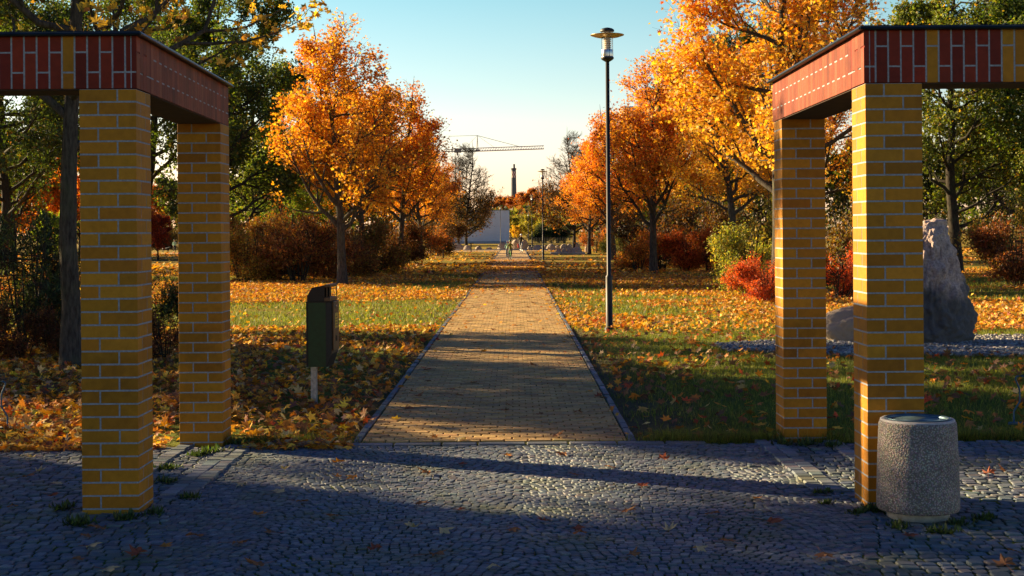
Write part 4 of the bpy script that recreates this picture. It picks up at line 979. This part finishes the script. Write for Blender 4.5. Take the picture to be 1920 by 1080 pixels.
mb = MB(); mb.bbox((fx(850, 137), 137.2, -.1), (fx(1090, 137), 137.9, .09), .02, (.50, .44, .36)); tag(mb.build('stone_edging', M_GRAN), 'low pale stone edging in front of the row of boulders', 'edging')

# ================================================================ far structures
M_WALL = mat_plain('white_render', (.74, .76, .80), .8, 0, 1.2, .05, .2)
M_DKW = mat_plain('dark_trim', (.08, .09, .10), .6, 0, 5, .1)
wb = empty('white_building', (fx(912, 218), 218, 0), 'plain white block-like building at the end of the path on the left', 'building')
MB().box((-7.2, 0, -.3), (3.5, 9, 5.05)).build('wall', M_WALL, wb)
MB().box((-7.25, -.05, 5.05), (3.55, 9.05, 5.15)).build('roof', M_DKW, wb)
MB().box((-7.22, -.03, -.3), (3.52, 0-.001, .35)).build('plinth', mat_plain('grey_plinth', (.4, .42, .45), .8), wb)
# factory chimney
ch = empty('factory_chimney', (fx(964, 1500), 1500, 0), 'tall dark factory chimney with red and white chequered bands', 'chimney')
mb = MB(); prof = [(3.45, -1), (2.45, 68.5)]; nseg = 24
def crad(z): return 3.45-(z+1)/69.5*1.0
def band(z0, z1, rows, mbs, rr=0):
    for r_ in range(rows):
        za = z0+(z1-z0)*r_/rows; zb = z0+(z1-z0)*(r_+1)/rows
        for k in range(12):
            a0, a1 = k*math.pi/6, (k+1)*math.pi/6
            v = [(math.cos(a)*(crad(z)+rr), math.sin(a)*(crad(z)+rr), z) for z in (za, zb) for a in (a0, (a0+a1)/2, a1)]
            c = (.62, .56, .54) if (r_+k) % 2 else (.30, .09, .07)
            mbs.add(v, [[(0, 1, 4, 3), (1, 2, 5, 4)]], c)
M_CH = mat_attr('chimney_paint', .9, 1.5, .9, 1.1, .1, .01)
z = -1; segs = [(-1, 32), (42, 60), (67.5, 70)]
body = MB(); body.lathe([(crad(z), z) for z in np.linspace(-1, 68.5, 20)]+[(2.0, 68.5), (2.0, 66)], 24, col=(.10, .11, .135)); body.build('shaft', M_CH, ch, True)
bb_ = MB(); band(25, 36.5, 4, bb_, .06); band(58.5, 65, 3, bb_, .06); bb_.build('chequered_band', M_CH, ch)
MB().lathe([(2.5, 66.8), (3.0, 67.2), (3.0, 68.3), (2.5, 68.6)], 24, col=(.10, .10, .11)).build('gallery', M_CH, ch)
MB().lathe([(1.0, 68), (1.0, 72.8), (.8, 72.9), (0, 72.9)], 14, (.5, 0, 0), col=(.10, .10, .12)).build('flue', M_CH, ch)
# tower crane
CY = 600; ck = CY/2667
cr_ = empty('tower_crane', (fx(858, CY), CY, 0), 'tower crane with a long jib pointing right above the trees', 'crane')
M_CR = mat_plain('crane_steel', (.16, .15, .15), .6, .3, 1, .1); M_CJ = mat_plain('crane_jib_paint', (.55, .42, .40), .6, .1, 1, .1)
def cx_(px): return (px-858)*ck
def cz(py): return 1.8+(434-py)*ck
def truss(mb, a, b, w, h, n, r=.10):
    a = np.array(a, float); b = np.array(b, float)
    ch_ = [lambda t: a+(b-a)*t+np.array([0, -w/2, 0]), lambda t: a+(b-a)*t+np.array([0, w/2, 0]), lambda t: a+(b-a)*t+np.array([0, 0, h])]
    for c in ch_: mb.tube([c(0), c(1)], r, 4)
    for k in range(n):
        t0, t1, t2 = k/n, (k+.5)/n, (k+1)/n
        for q in (0, 1): mb.tube([ch_[q](t0), ch_[2](t1), ch_[q](t2)], r*.6, 3)
        mb.tube([ch_[0](t0), ch_[1](t1)], r*.6, 3)
m1 = MB(); w = .8
for sx_, sy_ in ((-1, -1), (1, -1), (1, 1), (-1, 1)): m1.tube([(sx_*w, sy_*w, -1), (sx_*w, sy_*w, cz(287))], .13, 4)
k = 0; z = 0
while z < cz(287)-2:
    for s_ in (-1, 1): m1.tube([(-w, s_*w, z), (w, s_*w, z+2)], .07, 3); m1.tube([(s_*w, -w, z), (s_*w, w, z+2)], .07, 3)
    z += 2
m1.build('mast', M_CR, cr_)
m2 = MB(); truss(m2, (cx_(896), 0, cz(283)), (cx_(1021), 0, cz(279.5)), 1.4, 1.3, 26, .17); m2.build('jib', M_CJ, cr_)
m3 = MB(); truss(m3, (cx_(848), 0, cz(283.5)), (cx_(898), 0, cz(283)), 1.4, 1.2, 10, .18); m3.build('counter_jib', M_CR, cr_)
MB().bbox((cx_(853), -1, cz(285.5)), (cx_(866), 1, cz(277.5)), .1).build('machinery', M_CR, cr_)
MB().bbox((cx_(857), -.6, cz(291)), (cx_(860), .6, cz(284)), .1).build('counterweight', M_CR, cr_)
m4 = MB(); m4.tube([(cx_(895), -.4, cz(280)), (cx_(896.2), 0, cz(253.5))], .13, 4); m4.tube([(cx_(897.5), .4, cz(280)), (cx_(896.2), 0, cz(253.5))], .13, 4); m4.tube([(cx_(893), 0, cz(281)), (cx_(901), 0, cz(281))], .35, 5); m4.build('apex_frame', M_CR, cr_)
m5 = MB()
for a, b, r_ in (((896.2, 253.5), (980, 276.2), .09), ((896.2, 253.5), (932, 279), .05), ((896.2, 253.5), (872, 279), .05), ((896.2, 253.5), (843, 254.5), .08), ((843, 254.5), (835, 283), .06), ((840, 264), (880, 279), .07)):
    m5.tube([(cx_(a[0]), 0, cz(a[1])), (cx_(b[0]), 0, cz(b[1]))], r_, 4)
m5.build('tie_bar', M_CR, cr_)
m6 = MB(); truss(m6, (cx_(833), 0, cz(283)), (cx_(848), 0, cz(283.2)), 1.2, .9, 3, .12); m6.build('rear_jib', M_CR, cr_)
# pale tower block hidden behind the maples
tb = empty('tower_block', (fx(1215, 290), 290, 0), 'pale tower block mostly hidden behind the orange maples on the right', 'building')
M_PALE = mat_plain('pale_concrete', (.50, .47, .41), .85, 0, .6, .06, .2)
MB().bbox((-5.2, 0, -1), (5.6, 10, 27.2), .6).build('wall', M_PALE, tb)
for r_ in range(8):
    for c_ in range(5):
        MB().box((-4.4+c_*2.0, -.04, 2+r_*3.0), (-3.2+c_*2.0, .0-.002, 3.3+r_*3.0)).build('window', M_DKW, tb)
# low dark park railing behind the right-hand boulders
rl = empty('park_railing', (fx(1030, 175), 175, 0), 'low dark metal railing behind the right-hand boulders', 'railing')
m7 = MB()
for z in (.15, 1.0): m7.tube([(-5, 0, z), (7, 0, z)], .03, 4)
m7.build('rail', M_BLK, rl)
m8 = MB()
for k in range(61): m8.tube([(-5+k*.2, 0, .1), (-5+k*.2, 0, 1.05)], .014, 4)
m8.build('bars', M_BLK, rl)
# small marker posts left of the path end
for px, py0, Y, lab in ((883, 471, 128, 'short wooden marker post with a flat top on the lawn left of the path'), (831, 482, 100, 'short dark post at the edge of the left shrubs')):
    q = MB(); q.bbox((-.05, -.05, -.1), (.05, .05, .72), .01); q.bbox((-.22, -.06, .721), (.22, .06, .80), .01); o = q.build('marker_post', M_BARK); o.location = (fx(px, Y), Y, 0); tag(o, lab, 'post')

# ================================================================ people and bicycles
def skinbody(name, V, E, mats, facemat, parent=None, lvl=1):
    me = bpy.data.meshes.new(name+'_base'); me.from_pydata([p for p, r_ in V], E, [])
    o = bpy.data.objects.new(name, me); COL.objects.link(o)
    o.modifiers.new('s', 'SKIN'); sv = me.skin_vertices[0].data if me.skin_vertices else None
    if sv is None:
        bm = bmesh.new(); bm.from_mesh(me); bm.verts.layers.skin.verify(); bm.to_mesh(me); bm.free(); sv = me.skin_vertices[0].data
    for i, (p, r_) in enumerate(V): sv[i].radius = (r_, r_) if isinstance(r_, float) else r_; sv[i].use_root = (i == 0)
    sb = o.modifiers.new('u', 'SUBSURF'); sb.levels = lvl; sb.render_levels = lvl
    dg = bpy.context.evaluated_depsgraph_get(); nm = bpy.data.meshes.new_from_object(o.evaluated_get(dg)); bpy.data.objects.remove(o)
    nm.materials.clear()
    for m in mats: nm.materials.append(m)
    for p in nm.polygons: p.material_index = facemat(p.center); p.use_smooth = True
    o = bpy.data.objects.new(name, nm); COL.objects.link(o)
    if parent: o.parent = parent
    return o
M_SKIN = mat_plain('skin', (.55, .30, .20), .6, 0, 20, .05); M_JN = mat_plain('dark_trousers', (.02, .025, .04), .8); M_JEAN = mat_plain('jeans', (.06, .09, .14), .8)
M_KJ = mat_plain('olive_jacket', (.16, .17, .02), .7); M_BJ = mat_plain('black_jacket', (.012, .012, .014), .7); M_TY = mat_plain('tyre', (.015, .015, .015), .7)
M_GR = mat_plain('lime_paint', (.06, .55, .08), .4); M_WH = mat_plain('white_plastic', (.75, .72, .75), .4); M_RD = mat_plain('red_plastic', (.55, .03, .03), .4); M_GH = mat_plain('dark_green_helmet', (.02, .16, .04), .4); M_SIL = mat_plain('silver_frame', (.45, .45, .45), .35, .8)
M_TURQ = mat_plain('pale_green_jacket', (.25, .5, .38), .7)
def bicycle(loc, s, rz, label, paint):
    r = empty('bicycle', loc, label, 'bicycle', None, rz, s)     # rides towards -y; wheel radius .34
    for y in (-.52, .50):
        bm = bmesh.new(); t = MB(); an = np.linspace(0, 2*np.pi, 25)
        t.tube([(0, y+.325*math.cos(a), .34+.325*math.sin(a)) for a in an], .024, 8, cap=False); w = t.build('wheel', M_TY, r, True)
        q = MB(); q.tube([(0, y+.298*math.cos(a), .34+.298*math.sin(a)) for a in an], .011, 6, cap=False)
        for k in range(12): q.tube([(0, y, .34), (0, y+.295*math.cos(k*math.pi/6), .34+.295*math.sin(k*math.pi/6))], .003, 3)
        q.tube([(-.05, y, .34), (.05, y, .34)], .025, 8); q.build('rim', M_SIL, w)
    f = MB(); bbp = (0, .06, .30); st = (0, .20, .80); hd = (0, -.36, .88); hl = (0, -.38, .74)
    for a, b in ((bbp, st), (st, hd), (bbp, hl)): f.tube([a, b], .019, 8)
    for sx_ in (-.055, .055): f.tube([bbp, (sx_, .50, .34)], .010, 6); f.tube([(0, .19, .74), (sx_, .50, .34)], .009, 6)
    f.build('frame', paint, r)
    k = MB()
    for sx_ in (-.05, .05): k.tube([(sx_*.9, -.40, .70), (sx_, -.52, .34)], .014, 6)
    k.tube([(-.05, -.40, .70), (.05, -.40, .70)], .014, 6); k.tube([(0, -.39, .69), (0, -.345, .98)], .017, 8); k.build('fork', paint, r)
    MB().tube([(-.29, -.20, 1.02), (-.22, -.27, 1.03), (0, -.345, 1.0), (.22, -.27, 1.03), (.29, -.20, 1.02)], .013, 8).build('handlebar', M_TY, r)
    MB().tube([(0, .20, .80), (0, .22, .90)], .014, 6).build('seat_post', M_SIL, r)
    MB().bm((lambda b: (bmesh.ops.create_uvsphere(b, u_segments=12, v_segments=8, radius=1, matrix=Matrix.Translation((0, .22, .915)) @ Matrix.Diagonal((.075, .14, .03, 1))), b)[1])(bmesh.new())).build('saddle', M_TY, r, True)
    c = MB(); c.tube([(.03, .06, .30), (.07, .06, .47)], .010, 6); c.tube([(-.03, .06, .30), (-.07, .06, .13)], .010, 6); c.box((.07, .0, .455), (.17, .10, .48)); c.box((-.17, .0, .12), (-.07, .10, .145)); c.tube([(-.04, .06, .30), (.04, .06, .30)], .05, 12); c.build('crankset', M_SIL, r)
    MB().lathe([(0, -.03), (.04, -.02), (.045, .02), (0, .03)], 10, (0, -.37, .93)).build('headlight', M_WH, r)
    return r
def rider(loc, s, rz, label, jacket, legs, helmet, up=0.0, hcol=None):
    """body seated on the saddle, hands on the grips, one foot down, one up on the pedals"""
    r = empty('person', loc, label, 'person', None, rz, s)
    V = [((0, .20, .98), .125), ((0, .15, 1.16), .125), ((0, .05, 1.34), .135), ((0, -.01, 1.46), .10), ((0, -.03, 1.54), .052), ((0, -.05, 1.62), .078), ((0, -.055, 1.70), .088), ((0, -.05, 1.78), .06),
         ((.17, .0, 1.42), .062), ((.25, -.02, 1.25), .048), ((.27, -.13, 1.10), .036), ((.26, -.20, 1.06), .028),
         ((-.17, .0, 1.42), .062), ((-.25, -.02, 1.25), .048), ((-.27, -.13, 1.10), .036), ((-.26, -.20, 1.06), .028),
         ((.10, .14, .93), .095), ((.13, -.18, .86), .070), ((.13, -.06, .58), .050), ((.12, .03, .52), .040), ((.12, -.08, .50), .032),
         ((-.10, .14, .92), .095), ((-.13, -.08, .62), .068), ((-.12, .06, .30), .048), ((-.12, .06, .19), .040), ((-.12, -.07, .165), .032)]
    E = [(0,1),(1,2),(2,3),(3,4),(4,5),(5,6),(6,7),(3,8),(8,9),(9,10),(10,11),(3,12),(12,13),(13,14),(14,15),(0,16),(16,17),(17,18),(18,19),(19,20),(0,21),(21,22),(22,23),(23,24),(24,25)]
    # hands: five short finger chains curled round each grip
    for sx_, wr in ((1, 11), (-1, 15)):
        for k, (dx, ln) in enumerate(((-.030, .9), (-.010, 1), (.010, .95), (.030, .8))):
            a = len(V); x = sx_*.26+dx; V += [((x, -.225, 1.055), .011), ((x, -.245, 1.030), .010), ((x, -.228, 1.008), .008)]; E += [(wr, a), (a, a+1), (a+1, a+2)]
        a = len(V); x = sx_*.26-sx_*.045; V += [((x, -.205, 1.045), .011), ((x, -.215, 1.02), .009)]; E += [(wr, a), (a, a+1)]
    def fm(c):
        if c.z > 1.545 or (c.y < -.19 and c.z > .98 and abs(c.x) > .15): return 2
        if c.z > .97: return 0
        if c.z < .21 or (c.x > 0 and c.z < .55 and c.y < .08): return 3
        return 1
    skinbody('body', V, E, [jacket, legs, M_SKIN, M_TY], fm, r)
    hb = bmesh.new(); bmesh.ops.create_uvsphere(hb, u_segments=18, v_segments=12, radius=1, matrix=Matrix.Translation((0, -.035, 1.735)) @ Matrix.Diagonal((.112, .135, .105, 1)))
    bmesh.ops.bisect_plane(hb, geom=list(hb.verts)+list(hb.edges)+list(hb.faces), plane_co=(0, 0, 1.715), plane_no=(0, -.25, 1), clear_inner=True)
    MB().bm(hb).build('helmet', helmet, r, True)
    f = MB(); f.bm((lambda b: (bmesh.ops.create_cone(b, segments=6, radius1=.018, radius2=.004, depth=.04, matrix=Matrix.Translation((0, -.145, 1.665)) @ Matrix.Rotation(R(70), 4, 'X')), b)[1])(bmesh.new()))
    for sx_ in (-.095, .095): f.bm((lambda b: (bmesh.ops.create_uvsphere(b, u_segments=6, v_segments=5, radius=1, matrix=Matrix.Translation((sx_, -.04, 1.665)) @ Matrix.Diagonal((.012, .02, .032, 1))), b)[1])(bmesh.new()))
    f.build('face_features', M_SKIN, r, True)
    e_ = MB()
    for sx_ in (-.032, .032): e_.bm((lambda b: (bmesh.ops.create_uvsphere(b, u_segments=6, v_segments=5, radius=.011, matrix=Matrix.Translation((sx_, -.132, 1.69))), b)[1])(bmesh.new()))
    e_.box((-.025, -.142, 1.622), (.025, -.130, 1.630)); e_.build('eyes_and_mouth', M_TY, r)
    return r
k1 = (fx(956.5, 88), 88, .02); s1 = .69
bicycle(k1, s1, R(-10), 'small lime green bicycle ridden towards the camera', M_GR)
rider(k1, s1, R(-10), 'child in an olive jacket and dark green helmet riding the lime green bicycle', M_KJ, M_JN, M_GH)
k2 = (fx(951.5, 95), 95, .02)
bicycle(k2, .64, R(6), 'small dark bicycle just behind the lime green one', M_BJ)
rider(k2, .64, R(6), 'smaller child in pale green jacket and white helmet, half hidden behind the first child', M_TURQ, M_JEAN, M_WH)
k3 = (fx(977, 118), 118, .02)
bicycle(k3, .93, R(8), 'silver adult bicycle on the path behind the children', M_SIL)
rider(k3, .86, R(8), 'adult cyclist in a black jacket and pale helmet following the children', M_BJ, M_JEAN, M_WH)
o = MB().bbox((-.09, -.05, .45), (.09, .12, .75), .03).build('pannier_bag', M_RD); o.location = (fx(972, 118.3), 118.6, .0); tag(o, 'red pannier bag on the adult cyclist\'s bicycle', 'bag')
# person standing across the left lawn with a dark dog
pr = empty('person', (fx(327, 138), 138, 0), 'distant person in a pale top and black trousers standing on the left lawn', 'person', None, R(20), .70)
V = [((0, 0, .92), .13), ((0, 0, 1.10), .13), ((0, 0, 1.32), .15), ((0, 0, 1.46), .10), ((0, 0, 1.53), .052), ((0, -.01, 1.62), .085), ((0, -.01, 1.72), .085),
     ((.19, 0, 1.43), .06), ((.25, .0, 1.16), .048), ((.22, -.16, 1.02), .036), ((-.19, 0, 1.43), .06), ((-.24, 0, 1.14), .048), ((-.24, -.06, .88), .036),
     ((.10, 0, .86), .09), ((.11, -.02, .48), .062), ((.11, .02, .09), .045), ((.11, -.13, .05), .038), ((-.10, 0, .86), .09), ((-.12, -.02, .48), .062), ((-.12, .02, .09), .045), ((-.12, -.13, .05), .038)]
E = [(0,1),(1,2),(2,3),(3,4),(4,5),(5,6),(3,7),(7,8),(8,9),(3,10),(10,11),(11,12),(0,13),(13,14),(14,15),(15,16),(0,17),(17,18),(18,19),(19,20)]
skinbody('body', V, E, [M_TURQ, M_JN, M_SKIN], lambda c: 2 if c.z > 1.52 or (abs(c.x) > .15 and c.z < 1.0 and c.z > .8) else (0 if c.z > .95 else 1), pr)
MB().bm((lambda b: (bmesh.ops.create_uvsphere(b, u_segments=10, v_segments=8, radius=1, matrix=Matrix.Translation((0, .02, 1.73)) @ Matrix.Diagonal((.10, .11, .10, 1))), b)[1])(bmesh.new())).build('hair', M_DRK, pr, True)
V = [((0, .30, .36), .10), ((0, .05, .34), .12), ((0, -.22, .37), .14), ((0, -.38, .44), .085), ((0, -.50, .50), .085), ((0, -.60, .47), .045), ((0, -.67, .45), .034),
     ((.08, -.24, .24), .05), ((.08, -.25, .12), .032), ((.08, -.28, .02), .028), ((-.08, -.24, .24), .05), ((-.08, -.22, .12), .032), ((-.08, -.25, .02), .028),
     ((.08, .32, .28), .065), ((.08, .27, .18), .038), ((.08, .36, .11), .025), ((.08, .33, .02), .025), ((-.08, .32, .28), .065), ((-.08, .29, .18), .038), ((-.08, .38, .11), .025), ((-.08, .35, .02), .025), ((0, .42, .40), .025), ((0, .52, .47), .018)]
E = [(0,1),(1,2),(2,3),(3,4),(4,5),(5,6),(2,7),(7,8),(8,9),(2,10),(10,11),(11,12),(0,13),(13,14),(14,15),(15,16),(0,17),(17,18),(18,19),(19,20),(0,21),(21,22)]
dg_ = skinbody('dog', V, E, [M_BJ], lambda c: 0); dg_.location = (fx(311, 141), 141, 0); dg_.rotation_euler[2] = R(70); tag(dg_, 'small black dog on the left lawn near the standing person', 'dog')

# ================================================================ leaves one could pick up, on the paving and the path
def leafobj(seed, col):
    tv, tf = leaf_template(MAPLE, .35+.3*math.sin(seed*5), .35+.2*math.cos(seed*3)); b = MB(); tv = tv.copy(); tv[:, 2] += .06*np.sin(tv[:, 0]*9+seed)+.05
    c = palette(len(tf), [col], [1], .05); b.add(tv*.15, [tf], c)
    st = MB(); b.tube([(0, 0, .006), (.004, -.05, .004), (.012, -.10, .003)], .0012, 4, col=(.25, .08, .03)); 
    me = b.mesh('leaf'); me.materials.append(M_LITTER); return me
kinds = [('brown', (.30, .13, .045), 'dry brown'), ('orange', (.55, .22, .03), 'orange'), ('pale', (.58, .46, .24), 'pale buff'), ('red', (.30, .08, .03), 'reddish brown')]
LM = {k[0]: [leafobj(i*1.7+j, k[1]) for i in range(3)] for j, k in enumerate(kinds)}
spots = [(440,1024,'brown'),(505,1005,'brown'),(478,970,'orange'),(360,1010,'brown'),(480,1066,'brown'),(770,994,'pale'),(824,1000,'pale'),(785,950,'brown'),(627,972,'brown'),(808,1046,'brown'),(1083,1006,'brown'),(1363,1020,'brown'),(1303,1034,'pale'),(1085,994,'red'),(957,998,'brown'),(1017,983,'red'),(1172,965,'brown'),(1416,938,'orange'),(1075,894,'brown'),(800,892,'brown'),(945,857,'orange'),(1055,856,'brown'),(633,872,'orange'),(530,884,'pale'),(452,913,'pale'),(515,928,'pale'),(630,898,'orange'),(660,900,'orange'),(860,874,'red'),(1140,880,'brown'),(1240,866,'red'),(1180,1048,'brown'),(68,888,'pale'),(45,898,'brown'),(100,912,'pale'),(55,862,'pale'),(160,1010,'brown'),(165,1030,'pale'),(140,1055,'brown'),(180,995,'brown'),(195,1075,'pale'),(300,1030,'orange'),(95,935,'red'),(20,955,'brown'),(255,1045,'red'),(1440,985,'red'),(1880,888,'brown'),(1850,893,'red'),(1880,1065,'brown'),(1700,1010,'red'),(1900,1040,'brown'),(1900,832,'brown'),(1540,1050,'brown'),(700,1035,'red'),(560,945,'brown'),(1200,915,'red'),(1330,968,'brown'),(920,1068,'pale'),(860,960,'red'),(1250,1000,'pale')]
pspots = [(943,772,'brown'),(845,732,'red'),(710,696,'brown'),(800,696,'red'),(780,746,'brown'),(860,744,'brown'),(957,576,'orange'),(930,563,'orange'),(905,590,'orange'),(963,612,'orange'),(1000,570,'brown'),(985,640,'brown'),(1015,618,'orange'),(1038,630,'brown'),(873,608,'orange'),(845,610,'brown'),(910,654,'pale'),(948,672,'orange'),(1005,664,'brown'),(1060,640,'orange'),(878,581,'brown'),(883,720,'brown'),(1000,688,'brown'),(1120,746,'red'),(1010,780,'brown'),(1080,777,'brown'),(1028,797,'pale'),(856,828,'pale'),(812,825,'orange'),(975,554,'orange'),(940,545,'orange'),(1040,822,'brown'),(760,768,'brown'),(690,792,'brown'),(840,693,'pale'),(1005,602,'brown'),(925,620,'brown'),(1030,585,'orange'),(893,559,'orange')]
word = {k[0]: k[2] for k in kinds}
for gi, (sp_, where, grp) in enumerate(((spots, 'lying on the blue-grey cobbles', 'fallen leaves on the cobbles'), (pspots, 'lying on the yellow brick path', 'fallen leaves on the path'))):
    for i, (px, py, c) in enumerate(sp_):
        p = P(px, py); o = link('fallen_leaf', LM[c][i % 3], None, None, (p.x, p.y, .016 if gi == 0 else .016), rng.uniform(0, 6.28), rng.uniform(.7, 1.15)); o.rotation_euler[0] = rng.normal(0, .12)
        tag(o, '%s maple leaf %s' % (word[c], where), 'leaf', grp)

# weeds at the foot of pillars and bin
def weed(seed, n=70, r_=.10):
    rg = np.random.default_rng(seed); tv, tf = leaf_template([(90, 1), (30, .32), (-90, 1), (150, .32)], .4, .2); tv = tv+np.array([0, .5, 0])
    b = MB(); M = rotmats(rg.uniform(0, 6.28, n), rg.uniform(.2, 1.2, n), rg.normal(0, .2, n))*(rg.uniform(.035, .065, n))[:, None, None]
    b.inst(tv, tf, M, np.stack([rg.normal(0, r_*.35, n), rg.normal(0, r_*.25, n), np.zeros(n)-.006], -1), palette(n, [(.05, .09, .015), (.09, .14, .02), (.035, .06, .012)], [2, 1.5, 2], .2, rg)); me = b.mesh('weed'); me.materials.append(M_GRASS); return me
WM = [weed(300+i) for i in range(4)]
for i, (px, py, s) in enumerate([(350,935,1),(310,905,1.1),(230,975,1.3),(285,965,1.1),(140,985,1.4),(115,955,1.2),(395,850,1.5),(450,835,1.6),(370,855,1.2),(1540,925,.9),(1632,958,1.2),(1605,963,.9),(1680,990,1.1),(1760,1000,1.2),(1790,985,1.0),(1840,975,1.1),(1465,835,1.5),(1510,835,1.4),(1560,838,1.3),(310,880,1.2),(1545,945,.8)]):
    p = P(px, py); o = link('weed_clump', WM[i % 4], None, None, (p.x, p.y, .0), rng.uniform(0, 6), s); tag(o, 'low dark green weed clump rooted in the joints of the cobbled paving', 'weed', 'weeds in the paving')
for o in list(bpy.data.objects):
    if o.type == 'MESH' and o.data.users >= 1 and not o.data.materials: o.data.materials.append(M_DRK)
